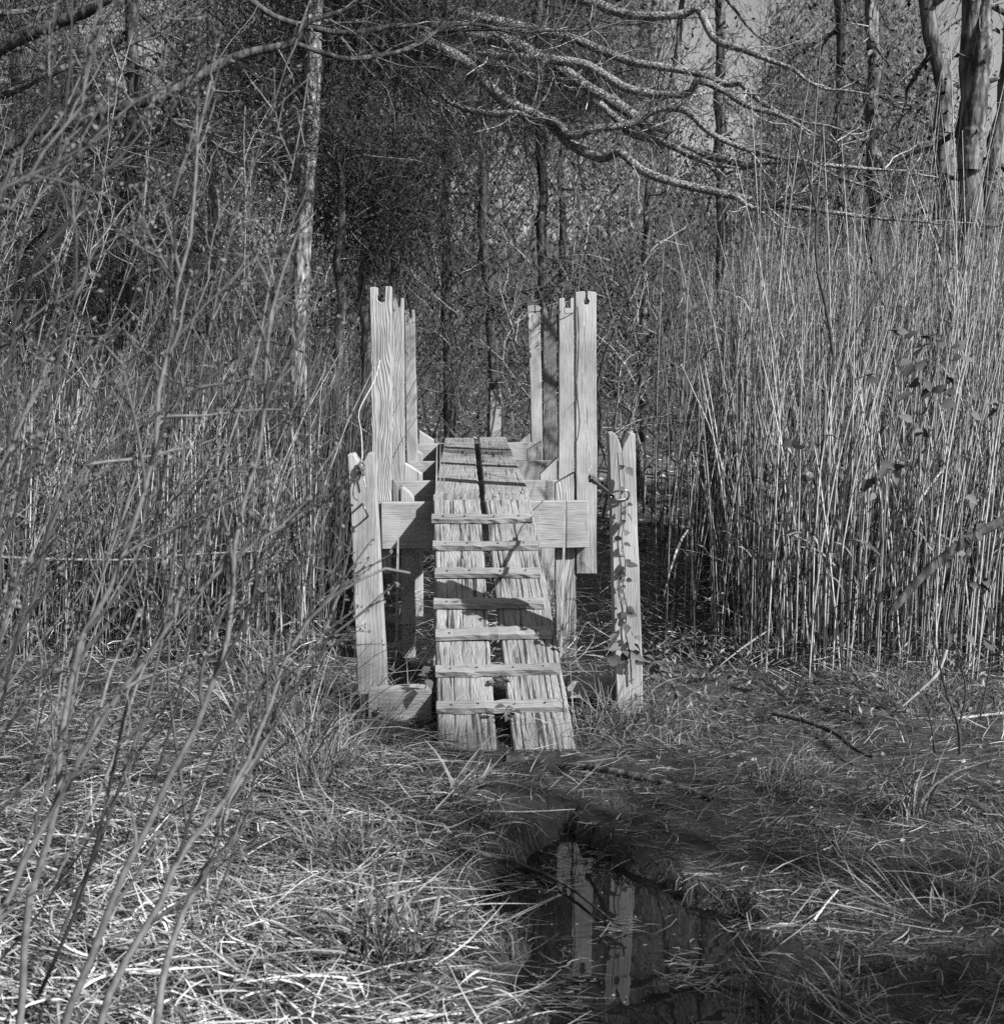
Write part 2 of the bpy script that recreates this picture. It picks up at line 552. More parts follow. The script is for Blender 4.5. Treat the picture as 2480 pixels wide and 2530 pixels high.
def board(name, poly_px, Y, thick, mat, parent, horizontal=False, seed=0, bev=0.003, jit=0.0012, tilt=0.0):
    """board whose front face, Y metres ahead, is the polygon given in photo pixels; grain along its length"""
    r = np.random.default_rng(seed + 100)
    pts = [W(x, y, Y) for x, y in poly_px]
    xz = resample([(p[0], p[2]) for p in pts], 0.12, jit, r)
    c = np.mean(xz, axis=0)
    bm = bmesh.new()
    vs_ = []
    for p in xz:
        dx, dz = p[0] - c[0], p[1] - c[1]
        vs_.append(bm.verts.new((dz, 0, dx) if horizontal else (dx, 0, dz)))
    f = bm.faces.new(vs_)
    f.normal_update()
    back = Vector((0, -thick if horizontal else thick, 0))
    ext = bmesh.ops.extrude_face_region(bm, geom=[f])
    bmesh.ops.translate(bm, vec=back, verts=[g for g in ext['geom'] if isinstance(g, bmesh.types.BMVert)])
    bmesh.ops.recalc_face_normals(bm, faces=bm.faces[:])
    eds = [e for e in bm.edges if e.calc_face_angle(0) > 0.5]
    bmesh.ops.bevel(bm, geom=eds, offset=bev, segments=1, affect='EDGES', clamp_overlap=True)
    me = bpy.data.meshes.new(name)
    bm.to_mesh(me); bm.free()
    o = link(name, me, parent, mat)
    loc = Vector((c[0], Y, c[1]))
    R = Matrix(((0, 0, 1), (0, -1, 0), (1, 0, 0))).to_4x4() if horizontal else Matrix.Identity(4)
    T = Matrix.Translation(loc) @ R
    if parent is not None:
        o.matrix_parent_inverse = Matrix.Identity(4)
        o.matrix_basis = Matrix.Translation(-Vector(parent.location)) @ T
    else:
        o.matrix_basis = T
    return o


Y1, Y2, Y3, Y4 = 7.0, 8.1, 9.47, 11.19
# cross beams
board('cross_beam', [(941, 1241), (1453, 1238), (1453, 1353), (941, 1357)], Y1, 0.045, M['wood'], BR, True, 1)
board('cross_beam', [(958, 1190), (1404, 1187), (1404, 1287), (958, 1290)], Y2, 0.045, M['wood'], BR, True, 2)
board('cross_beam', [(1008, 1141), (1362, 1138), (1362, 1225), (1008, 1228)], Y3, 0.045, M['wood'], BR, True, 3)
board('cross_beam', [(1022, 1097), (1336, 1093), (1336, 1166), (1022, 1170)], Y4, 0.045, M['wood'], BR, True, 4)
# rail posts, right
d = 0.05
board('rail_post', [(1421, 721), (1445, 719), (1446, 735), (1441, 744), (1444, 752), (1452, 752), (1456, 744), (1450, 735), (1451, 719), (1473, 721), (1474, 1418), (1424, 1418)], Y1 + d, 0.12, M['wood'], BR, False, 11)
board('rail_post', [(1381, 737), (1394, 735), (1396, 758), (1400, 762), (1408, 761), (1409, 736), (1417, 735), (1418, 1330), (1379, 1330)], Y2 + d, 0.10, M['wood'], BR, False, 12)
o = board('rail_post', [(1341, 748), (1346, 751), (1353, 775), (1357, 790), (1361, 778), (1364, 757), (1374, 755), (1376, 1240), (1343, 1240)], Y3 + d, 0.10, M['wood_dark'], BR, False, 13)
o['label'] = 'darker split post with swirling grain'
board('rail_post', [(1303, 756), (1318, 753), (1319, 766), (1316, 772), (1320, 776), (1324, 772), (1322, 764), (1322, 754), (1334, 755), (1342, 1190), (1317, 1190)], Y4 + d, 0.10, M['wood'], BR, False, 14)
# rail posts, left
o = board('rail_post', [(914, 709), (931, 709), (932, 742), (944, 748), (950, 744), (952, 707), (966, 707), (967, 1418), (920, 1418)], Y1 + d, 0.09, M['wood_grain'], BR, False, 15)
o['label'] = 'post with bold raised grain lines and a deep square notch'
board('rail_post', [(968, 732), (976, 735), (984, 760), (988, 758), (990, 735), (996, 736), (999, 1330), (968, 1330)], Y2 + d, 0.09, M['wood_grain'], BR, False, 16)
board('rail_post', [(999, 766), (1008, 764), (1009, 782), (1013, 788), (1017, 782), (1017, 765), (1023, 765), (1033, 1240), (1006, 1240)], Y3 + d, 0.09, M['wood'], BR, False, 17)
# legs with slanting tops
e = 0.06
board('leg', [(990, 1206), (994, 1203), (1012, 1218), (1021, 1232), (1025, 1665), (992, 1665)], Y1 + e, 0.09, M['wood'], BR, False, 21)
board('leg', [(1371, 1196), (1420, 1168), (1424, 1640), (1373, 1640)], Y1 + e, 0.09, M['wood_grain'], BR, False, 22)
board('leg', [(999, 1144), (1042, 1172), (1044, 1560), (1001, 1560)], Y2 + e, 0.09, M['wood'], BR, False, 23)
board('leg', [(1334, 1172), (1377, 1131), (1375, 1580), (1336, 1580)], Y2 + e, 0.09, M['wood'], BR, False, 24)
board('leg', [(1016, 1104), (1043, 1122), (1043, 1430), (1017, 1430)], Y3 + e, 0.09, M['wood'], BR, False, 25)
board('leg', [(1302, 1112), (1338, 1090), (1338, 1450), (1303, 1450)], Y3 + e, 0.09, M['wood'], BR, False, 26)
board('leg', [(1035, 1064), (1071, 1087), (1071, 1330), (1036, 1330)], Y4 + e, 0.09, M['wood'], BR, False, 27)
board('leg', [(1283, 1091), (1314, 1066), (1315, 1330), (1284, 1330)], Y4 + e, 0.09, M['wood'], BR, False, 28)
# splintered stub beside the first leg
board('brace', [(969, 1186), (973, 1184), (986, 1202), (988, 1300), (970, 1300)], Y1 + 0.07, 0.08, M['wood_dark'], BR, False, 29)


def plank(name, fl, fr, bl, br, thick, mat, parent, seed, amp=0.004, nx=64, ny=150, period=0.014, ragged=0.012):
    """weathered plank: bilinear top with ruts and checks worn into it; grain along local Z"""
    r = np.random.default_rng(seed)
    fl, fr, bl, br = (np.array(p, float) for p in (fl, fr, bl, br))
    org = (fl + fr) / 2
    Zd = norm((bl + br) / 2 - org)
    Xd = fr - fl; Xd = norm(Xd - Zd * np.dot(Xd, Zd))
    Yd = np.cross(Zd, Xd)                      # points down
    u = np.linspace(0, 1, nx); v = np.linspace(0, 1, ny)
    U, Vv = np.meshgrid(u, v, indexing='ij')
    P = ((fl * (1 - U[..., None]) + fr * U[..., None]) * (1 - Vv[..., None]) + (bl * (1 - U[..., None]) + br * U[..., None]) * Vv[..., None])
    L = np.linalg.norm((bl + br) / 2 - org); wd = np.linalg.norm(fr - fl)
    x = U * wd; y = Vv * L
    o1, o2 = r.random(2) * 100
    warp = x + 0.022 * (vnoise(x * 14 + o1, y * 2.2 + o2) - 0.5) + 0.010 * (vnoise(x * 40 + o2, y * 7 + o1) - 0.5)
    for _ in range(4):                          # knots bend the grain
        kx, ky = r.uniform(0.15, 0.85) * wd, r.uniform(0.05, 0.95) * L
        rr = np.sqrt(((x - kx) / 0.03) ** 2 + ((y - ky) / 0.10) ** 2)
        warp = warp + 0.018 * np.sign(x - kx) * np.exp(-rr ** 2)
    fine = vnoise(warp * 190 + o1, y * 3.0)
    fine2 = vnoise(warp * 330 + o2, y * 6.0)
    coarse = vnoise(warp * 70 + o2, y * 1.2)
    h = -amp * (0.55 * fine ** 2 + 0.35 * fine2 + 0.5 * coarse) * (0.5 + 0.8 * vnoise(x * 9 + o1, y * 1.6 + o2))
    h = h - 0.0012 * vnoise(x * 200 + o1, y * 60)
    for _ in range(16):                         # checks
        c0 = r.uniform(0.04, 0.96) * wd; y0 = r.uniform(-0.2, L); ln = r.uniform(0.15, 0.7)
        cx = c0 + 0.010 * (vnoise(y * 2.5 + o1 * c0, c0 * 90) - 0.5) + 0.004 * (vnoise(y * 11 + o1, c0 * 70) - 0.5)
        prof = np.exp(-((x - cx) / 0.0022) ** 2) * sstep(0, 0.1, y - y0) * (1 - sstep(ln - 0.1, ln, y - y0))
        h = h - r.uniform(0.003, 0.010) * prof
    edge = np.minimum(np.minimum(x, wd - x) / 0.008, 1)
    h = h - 0.006 * (1 - edge) ** 2
    P = P - Yd * h[..., None]
    P[0] -= Xd * (0.004 * (vnoise(v * 40 + o1, v * 0) - 0.5))[:, None]
    P[-1] += Xd * (0.004 * (vnoise(v * 40 + o2, v * 0) - 0.5))[:, None]
    P[:, 0] -= Zd * (ragged * (0.7 * vnoise(u * 9 + o1, u * 0 + 3) + 0.3 * vnoise(u * 40, u * 0 + o1) - 0.3))[:, None]
    P[:, -1] += Zd * (ragged * (0.7 * vnoise(u * 9 + o2, u * 0 + 9) + 0.3 * vnoise(u * 40, u * 0 + o2) - 0.3))[:, None]
    ring = np.vstack([P[:, 0], P[-1, 1:], P[-2::-1, -1], P[0, -2:0:-1]])
    low = ring + Yd * thick
    Rm = np.stack([Xd, Yd, Zd], 1)
    top_local = (P.reshape(-1, 3) - org) @ Rm
    idx = np.arange(nx * ny).reshape(nx, ny)
    q1 = np.stack([idx[:-1, :-1], idx[1:, :-1], idx[1:, 1:], idx[:-1, 1:]], -1).reshape(-1, 4)
    rid = np.r_[idx[:, 0], idx[-1, 1:], idx[-2::-1, -1], idx[0, -2:0:-1]]
    lid = nx * ny + np.arange(len(ring))
    q2 = np.stack([rid, lid, np.roll(lid, -1), np.roll(rid, -1)], -1)
    ac = Acc()
    ac._push(np.vstack([top_local, (low - org) @ Rm]), np.vstack([q1, q2]), np.full(nx * ny + len(ring), 0.5))
    me = ac.mesh(name, smooth=False)
    bmx = bmesh.new(); bmx.from_mesh(me)
    bmx.verts.ensure_lookup_table()
    bmx.faces.new([bmx.verts[i] for i in lid[::-1]])
    bmx.to_mesh(me); bmx.free()
    o = link(name, me, parent, mat)
    T = Matrix(((*Rm[0], org[0]), (*Rm[1], org[1]), (*Rm[2], org[2]), (0, 0, 0, 1)))
    o.matrix_parent_inverse = Matrix.Identity(4)
    o.matrix_basis = Matrix.Translation(-Vector(parent.location)) @ T
    return o, (fl, fr, bl, br)


YD0, YD1 = 6.93, 11.15
plank('deck_plank', W(1071, 1219, YD0), W(1184, 1219, YD0), W(1099, 1081, YD1), W(1170, 1081, YD1), 0.05, M['deck'], BR, 31, 0.003, 60, 170, 0.018, 0.012)
plank('deck_plank', W(1197, 1219, YD0), W(1308, 1217, YD0), W(1183, 1080, YD1), W(1249, 1078, YD1), 0.05, M['deck'], BR, 32, 0.003, 60, 170, 0.018, 0.012)
YR0, YR1 = 5.03, 6.95
plank('ramp_plank', W(1082, 1852, YR0), W(1227, 1854, YR0), W(1071, 1228, YR1), W(1186, 1228, YR1), 0.045, M['plank'], BR, 33, 0.0030, 110, 230, 0.015, 0.004)
plank('ramp_plank', W(1268, 1850, YR0), W(1423, 1848, YR0), W(1198, 1228, YR1), W(1310, 1228, YR1), 0.045, M['plank'], BR, 35, 0.0034, 110, 230, 0.015, 0.004)

# ramp plane, for things that lie on it
_ra, _rb = W(1250, 1851, YR0), W(1190, 1226, YR1)
RS = (_rb[2] - _ra[2]) / (_rb[1] - _ra[1])


def on_ramp(px, py):
    dx, dy = (px - CX) / F, (CY - py) / F
    dd = np.array([dx, cp + dy * sp_, -sp_ + dy * cp])
    # CAM + dd*s : z = ra_z + RS*(y-ra_y)
    s = (_ra[2] - RS * _ra[1] - CAM[2]) / (dd[2] - RS * dd[1])
    return CAM + dd * s


def box_between(name, p0, p1, wdir, up, width, height, mat, parent, seed, jit=0.0025, n=9):
    """a stick from p0 to p1 (its lower front edge), grain along local Z, slightly bowed and chipped"""
    r = np.random.default_rng(seed)
    p0, p1 = np.array(p0), np.array(p1)
    Zd = norm(p1 - p0)
    Xd = norm(np.array(wdir) - Zd * np.dot(wdir, Zd))
    Yd = np.cross(Zd, Xd)
    if np.dot(Yd, up) < 0:
        sgn = -1
    else:
        sgn = 1
    L = np.linalg.norm(p1 - p0)
    bm = bmesh.new()
    rings = []
    bow = r.normal() * 0.003
    for i in range(n):
        z = L * i / (n - 1)
        b0 = bow * math.sin(math.pi * i / (n - 1))
        ring = []
        for (cx, cy) in ((0, 0), (width, 0), (width, height), (0, height)):
            ring.append(bm.verts.new((cx + r.normal() * jit * 0.5, sgn * (cy + b0 + r.normal() * jit * 0.4), z)))
        rings.append(ring)
    for a_, b_ in zip(rings[:-1], rings[1:]):
        for k in range(4):
            bm.faces.new((a_[k], a_[(k + 1) % 4], b_[(k + 1) % 4], b_[k]))
    bm.faces.new(rings[0]); bm.faces.new(rings[-1])
    bmesh.ops.recalc_face_normals(bm, faces=bm.faces[:])
    bmesh.ops.bevel(bm, geom=[e for e in bm.edges if e.calc_face_angle(0) > 0.6], offset=0.002, segments=1, affect='EDGES', clamp_overlap=True)
    me = bpy.data.meshes.new(name); bm.to_mesh(me); bm.free()
    o = link(name, me, parent, mat)
    T = Matrix(((Xd[0], Yd[0], Zd[0], p0[0]), (Xd[1], Yd[1], Zd[1], p0[1]), (Xd[2], Yd[2], Zd[2], p0[2]), (0, 0, 0, 1)))
    if parent is not None:
        o.matrix_parent_inverse = Matrix.Identity(4)
        o.matrix_basis = Matrix.Translation(-Vector(parent.location)) @ T
    else:
        o.matrix_basis = T
    return o


rdir = norm(np.array([0, 1, RS])); rup = norm(np.array([0, -RS, 1]))
cl = [(1065, 1292, 1317, 1292), (1068, 1360, 1330, 1359), (1073, 1429, 1336, 1428), (1070, 1506, 1345, 1505), (1075, 1585, 1364, 1579), (1075, 1674, 1385, 1667), (1077, 1764, 1391, 1759)]
for k, (x0, y0, x1, y1) in enumerate(cl):
    p0, p1 = on_ramp(x0, y0), on_ramp(x1, y1)
    c = box_between('cleat', p0 - rup * 0.001, p1 - rup * 0.001, rdir, rup, (0.052, 0.046, 0.055, 0.05, 0.057, 0.048, 0.054)[k], (0.026, 0.028, 0.024, 0.029, 0.026, 0.027, 0.025)[k], M['cleat'], BR, 40 + k, 0.005, 14)
    for j, f in enumerate((0.12, 0.33, 0.62, 0.86)):            # nail heads
        bm = bmesh.new()
        bmesh.ops.create_cone(bm, cap_ends=True, segments=8, radius1=0.0042, radius2=0.0036, depth=0.003)
        me = bpy.data.meshes.new('nail'); bm.to_mesh(me); bm.free()
        pn = p0 + (p1 - p0) * f + rdir * (0.02 + 0.004 * (j % 2)) + rup * 0.0275
        nl = link('nail', me, None, M['hook'])
        nl.parent = c
        nl.matrix_parent_inverse = Matrix.Identity(4)
        bpy.context.view_layer.update()
        nl.matrix_basis = c.matrix_world.inverted() @ (Matrix.Translation(Vector(pn)) @ Vector(rup).to_track_quat('Z', 'Y').to_matrix().to_4x4())

# wire hooks hanging at the notches
def tube_obj(name, pts, r0, mat, parent=None, K=14, sides=6, tone=0.5, taper=1.0):
    P = spline(pts, K)
    R = r0 * np.linspace(1, taper, K)
    return Acc().tubes(P[None], R[None], sides, tone).build(name, mat, parent)


tube_obj('wire_hook', [W(1396, 757, Y2 + 0.03), W(1394, 768, Y2 + 0.02), W(1397, 774, Y2 + 0.02), W(1406, 774, Y2 + 0.03), W(1417, 772, Y2 + 0.045)], 0.0026, M['hook'], BR)
tube_obj('wire_hook', [W(1353, 772, Y3 + 0.03), W(1357, 790, Y3 + 0.02), W(1362, 801, Y3 + 0.02), W(1369, 800, Y3 + 0.02), W(1376, 790, Y3 + 0.04)], 0.0028, M['hook'], BR)
tube_obj('wire_hook', [W(1315, 776, Y4 + 0.03), W(1315, 792, Y4 + 0.02), W(1319, 802, Y4 + 0.02), W(1325, 806, Y4 + 0.02), W(1331, 801, Y4 + 0.02), W(1337, 793, Y4 + 0.04)], 0.0032, M['hook'], BR)
tube_obj('wire_hook', [W(984, 758, Y2 + 0.03), W(980, 742, Y2 + 0.03), W(972, 730, Y2 + 0.05), W(966, 724, Y2 + 0.06)], 0.0026, M['hook'], BR)

# notched post beyond the far end of the deck
fp = board('notched_post', [(1211, 966), (1222, 963), (1226, 975), (1230, 962), (1238, 960), (1237, 1180), (1209, 1180)], 12.6, 0.09, M['wood'], None, False, 51)
tag(fp, 'lone notched post standing beyond the far end of the deck', 'post')

sn = board('broken_stump', [(1207, 930), (1212, 885), (1218, 862), (1222, 905), (1226, 880), (1232, 925), (1238, 1080), (1202, 1080)], 16.0, 0.14, M['bark_pale'], None, False, 52)
tag(sn, 'pale splintered stump standing in the wood behind the lone notched post', 'stump')

# sill timber under the ramp
ST = thing('sill_timber', 'low timber lying across under the ramp with a bolt head', 'timber', tuple(W(985, 1788, 5.4)))
board('timber', [(909, 1711), (1066, 1703), (1066, 1800), (909, 1815)], 5.42, 0.10, M['wood'], ST, True, 61)
bolt_p = W(930, 1762, 5.416)
bm = bmesh.new(); bmesh.ops.create_uvsphere(bm, u_segments=12, v_segments=8, radius=0.014)
bmesh.ops.scale(bm, vec=(1, 0.5, 1), verts=bm.verts)
me = bpy.data.meshes.new('bolt'); bm.to_mesh(me); bm.free()
for p in me.polygons:
    p.use_smooth = True
bo = link('bolt', me, ST, M['metal']); bo.location = Vector(bolt_p)
board('timber', [(1400, 1686), (1560, 1681), (1560, 1722), (1400, 1727)], 5.60, 0.10, M['wood'], ST, True, 62)

# short mooring posts either side of the ramp
YL, YRt = 5.55, 5.5
LP = thing('short_post', 'short leaning notched post left of the ramp with a rope loop', 'post', tuple(W(920, 1790, YL)), 'short posts flanking the ramp')
board('post', [(858, 1123), (873, 1121), (884, 1138), (890, 1152), (898, 1140), (908, 1120), (922, 1119), (930, 1250), (955, 1712), (957, 1800), (886, 1800), (884, 1712), (866, 1260)], YL, 0.09, M['wood'], LP, False, 71)
RP = thing('short_post', 'short notched post right of the ramp with ivy climbing its face', 'post', tuple(W(1550, 1680, YRt)), 'short posts flanking the ramp')
board('post', [(1503, 1071), (1519, 1070), (1532, 1096), (1536, 1113), (1541, 1097), (1556, 1070), (1569, 1071), (1573, 1250), (1584, 1560), (1588, 1775), (1524, 1775), (1514, 1400), (1508, 1200)], YRt, 0.12, M['wood'], RP, False, 72)

# ropes and hardware
LR = thing('tied_rope', 'old rope knotted over the top of the left short post', 'rope', tuple(W(893, 1300, YL - 0.03)))
fy = YL - 0.02
tube_obj('rope', [W(939, 890, Y1 - 0.02), W(925, 940, 6.9), W(893, 1000, 6.5), W(886, 1030, 6.1), W(892, 1065, 5.8), W(895, 1120, 5.6), W(893, 1160, fy)], 0.0028, M['wire'], LR, 20, 5, 0.9)
tube_obj('loop', [W(893, 1163, fy), W(882, 1180, fy), W(874, 1205, fy), W(873, 1225, fy), W(880, 1234, fy), W(886, 1236, fy)], 0.0032, M['rope'], LR, 14, 5, 0.4)
tube_obj('rope_end', [W(894, 1165, fy), W(899, 1185, fy), W(903, 1203, fy)], 0.003, M['wire'], LR, 8, 5, 0.7)
r = np.random.default_rng(5)
kn = []
for k in range(4):
    c0 = W(893 + r.normal() * 3, 1157 + r.normal() * 5, fy)
    t_ = np.linspace(0, 2 * np.pi, 12)
    ax1, ax2 = norm(r.normal(size=3)), norm(r.normal(size=3))
    kn.append(c0 + 0.012 * (np.cos(t_)[:, None] * ax1 + np.sin(t_)[:, None] * ax2))
Acc().tubes(np.array(kn), 0.0042, 6, r.random(4)).build('knot', M['rope'], LR)
tube_obj('staple', [W(892, 1248, fy + 0.03), W(896, 1246, fy - 0.03), W(908, 1272, fy - 0.03), W(909, 1276, fy + 0.03)], 0.0045, M['metal'], LP, 10, 6, 0.2)

RR = thing('tied_rope', 'dark rope end knotted to a shackle between front post and ivied short post', 'rope', tuple(W(1480, 1200, 6.2)))
fy2 = YRt - 0.015
tube_obj('twine', [W(1440, 745, Y1 + 0.03), W(1443, 830, Y1 + 0.03), W(1438, 950, Y1 + 0.03), W(1448, 1060, Y1 + 0.02), W(1459, 1130, 6.9), W(1460, 1152, 6.6), W(1453, 1165, 6.45), W(1460, 1178, 6.3)], 0.0022, M['wire'], RR, 26, 5, 0.6)
tube_obj('rope', [W(1458, 1178, 6.3), W(1472, 1192, 6.15), W(1490, 1206, 5.95), W(1505, 1218, 5.8), W(1512, 1226, fy2)], 0.0085, M['rope'], RR, 12, 7, 0.5)
kn = []
for k in range(5):
    c0 = W(1464 + r.normal() * 5, 1184 + r.normal() * 4, 6.25)
    ax1, ax2 = norm(r.normal(size=3)), norm(r.normal(size=3))
    kn.append(c0 + 0.013 * (np.cos(t_)[:, None] * ax1 + np.sin(t_)[:, None] * ax2))
Acc().tubes(np.array(kn), 0.006, 6, r.random(5)).build('knot', M['rope'], RR)
SH = thing('shackle', 'bent steel shackle hooked through the ivied short post', 'shackle', tuple(W(1535, 1235, fy2)))
tube_obj('bow', [W(1511, 1217, fy2 - 0.01), W(1525, 1213, fy2 - 0.025), W(1545, 1211, fy2 - 0.03), W(1553, 1216, fy2 - 0.02), W(1554, 1226, fy2), W(1550, 1234, fy2 + 0.02)], 0.0042, M['metal'], SH, 16, 7, 0.8)
tube_obj('pin', [W(1508, 1228, fy2 - 0.01), W(1514, 1234, fy2 - 0.012), W(1528, 1235, fy2 - 0.012), W(1545, 1233, fy2 - 0.005)], 0.0052, M['metal'], SH, 12, 7, 0.4)


# a leaf with a fold and pointed tip: 8 triangles
def leaf_mesh(name, mat, seed, lobes=False):
    r = np.random.default_rng(seed)
    prof = [(0.0, 0.03), (0.2, 0.28), (0.45, 0.36), (0.75, 0.2), (1.0, 0.0)]
    V = []; Q = []
    for k, (t, w_) in enumerate(prof):
        w_ = w_ * r.uniform(0.9, 1.1)
        z = -0.18 * t * t
        V += [(-w_, t, z + w_ * 0.35), (0, t, z), (w_, t, z + w_ * 0.35)]
    for k in range(len(prof) - 1):
        a0 = 3 * k
        Q += [(a0, a0 + 1, a0 + 4, a0 + 3), (a0 + 1, a0 + 2, a0 + 5, a0 + 4)]
    me = bpy.data.meshes.new(name)
    me.from_pydata(V, [], Q)
    at = me.attributes.new('tone', 'FLOAT', 'POINT')
    at.data.foreach_set('value', np.full(len(V), r.random(), np.float32))
    for p in me.polygons:
        p.use_smooth = True
    me.materials.append(mat)
    return me


IVY = [leaf_mesh('leaf', M['ivy'], s) for s in range(5)]
DRYLEAF = [leaf_mesh('leaf', M['litter'], 20 + s) for s in range(4)]


def put_leaf(parent, pos, direction, nrm_, size, meshes, r, name='leaf'):
    me = meshes[int(r.integers(len(meshes)))]
    o = bpy.data.objects.new(name, me)
    COL.objects.link(o)
    o.parent = parent
    y = norm(np.asarray(direction, float)); x = norm(np.cross(y, nrm_)); z = np.cross(x, y)
    Mx = Matrix(((x[0] * size, y[0] * size, z[0] * size, pos[0]), (x[1] * size, y[1] * size, z[1] * size, pos[1]), (x[2] * size, y[2] * size, z[2] * size, pos[2]), (0, 0, 0, 1)))
    o.matrix_parent_inverse = Matrix.Identity(4)
    o.matrix_basis = Matrix.Translation(-Vector(parent.location)) @ Mx
    return o


# ivy on the right short post
IV = thing('ivy_vine', 'ivy vine climbing the front of the short post right of the ramp', 'ivy', tuple(W(1555, 1690, YRt - 0.05)))
r = np.random.default_rng(17)
vp = [(1560, 1690), (1556, 1620), (1545, 1560), (1548, 1500), (1538, 1450), (1545, 1400), (1536, 1330), (1545, 1270), (1543, 1215), (1540, 1160), (1536, 1110)]
vine = spline([W(x, y, YRt - 0.012) for x, y in vp], 40)
Acc().tubes(vine[None], np.linspace(0.003, 0.0012, 40)[None], 5, 0.2).build('stem', M['twig'], IV)
for k in range(4, 39):
    n_here = 2 if k < 10 else (1 if k % 2 else 2)
    if k > 30 and k % 3:
        continue
    for j in range(n_here):
        side = -1 if (k + j) % 2 else 1
        dirv = np.array([side * r.uniform(0.0, 1), r.uniform(-0.9, 0.0), r.uniform(-1.0, 0.3)])
        spread = 0.05 if k < 10 else 0.008
        base = vine[k] + np.array([side * r.uniform(0, spread), -r.uniform(0.006, 0.03), r.normal() * 0.01])
        put_leaf(IV, base, dirv, np.array([0, -0.7, 0.7]) + r.normal(size=3) * 0.6, r.uniform(0.020, 0.052) * (1.3 if k < 10 else 0.9), IVY, r)

# small leafy seedlings growing round the ramp
def seedling(label, px, py, Y, n, size, seed, h=0.12, mats=None):
    r = np.random.default_rng(seed)
    p = W(px, py, Y) if Y else on_ramp(px, py)
    t = thing('leafy_seedling', label, 'seedling', tuple(p), 'leafy seedlings round the ramp')
    for k in range(max(2, n // 3)):
        st = grow(r, p + r.normal(size=3) * 0.008, (r.normal() * 0.4, -0.1 + r.normal() * 0.3, 1), h * r.uniform(0.6, 1.2), 6, 0.2, 0.1)
        Acc().tubes(st[None], np.linspace(0.002, 0.001, 6)[None], 4, 0.3).build('stem', M['twig'], t)
        for j in range(3):
            put_leaf(t, st[5 - j], np.array([r.normal(), r.normal() - 0.3, r.uniform(-0.4, 0.5)]), np.array([0.2, -0.4, 1]) + r.normal(size=3) * 0.3, size * r.uniform(0.7, 1.2), mats or IVY, r)
    return t


seedling('small leafy seedling growing up between the ramp planks at the sixth cleat', 1234, 1690, None, 6, 0.038, 81, 0.05)
seedling('small leafy seedling growing between the ramp planks at the lowest cleat', 1252, 1778, None, 7, 0.038, 82, 0.05)
seedling('leafy seedling against the left edge of the ramp', 1058, 1700, 5.4, 8, 0.05, 83, 0.10)
seedling('pale broadleaf seedling between the left short post and the ramp', 1000, 1695, 5.85, 8, 0.055, 84, 0.10)
seedling('bushy leafy seedling at the foot of the ivied post', 1612, 1700, 5.6, 12, 0.065, 85, 0.16)

# ------------------------------------------------------------------ trees
def px_path(pts, Y):
    if isinstance(Y, (int, float)):
        return [W(x, y, Y) for x, y in pts]
    ys = np.linspace(Y[0], Y[1], len(pts))
    return [W(x, y, yy) for (x, y), yy in zip(pts, ys)]


def to_ground(pts):
    """continue a path (top to bottom) straight down to the soil"""
    p = np.array(pts[-1])
    g = float(ground_h(p[0], p[1]))
    if p[2] > g:
        pts = list(pts) + [np.array([p[0] + (p[0] - pts[-2][0]) * 0.3, p[1], g - 0.05])]
    return pts


def trunk_radius(n, r_top, r_bot):
    f = np.linspace(0, 1, n)
    return r_top + (r_bot - r_top) * f ** 1.2 + r_bot * 0.35 * np.maximum(0, (f - 0.92) / 0.08) ** 2


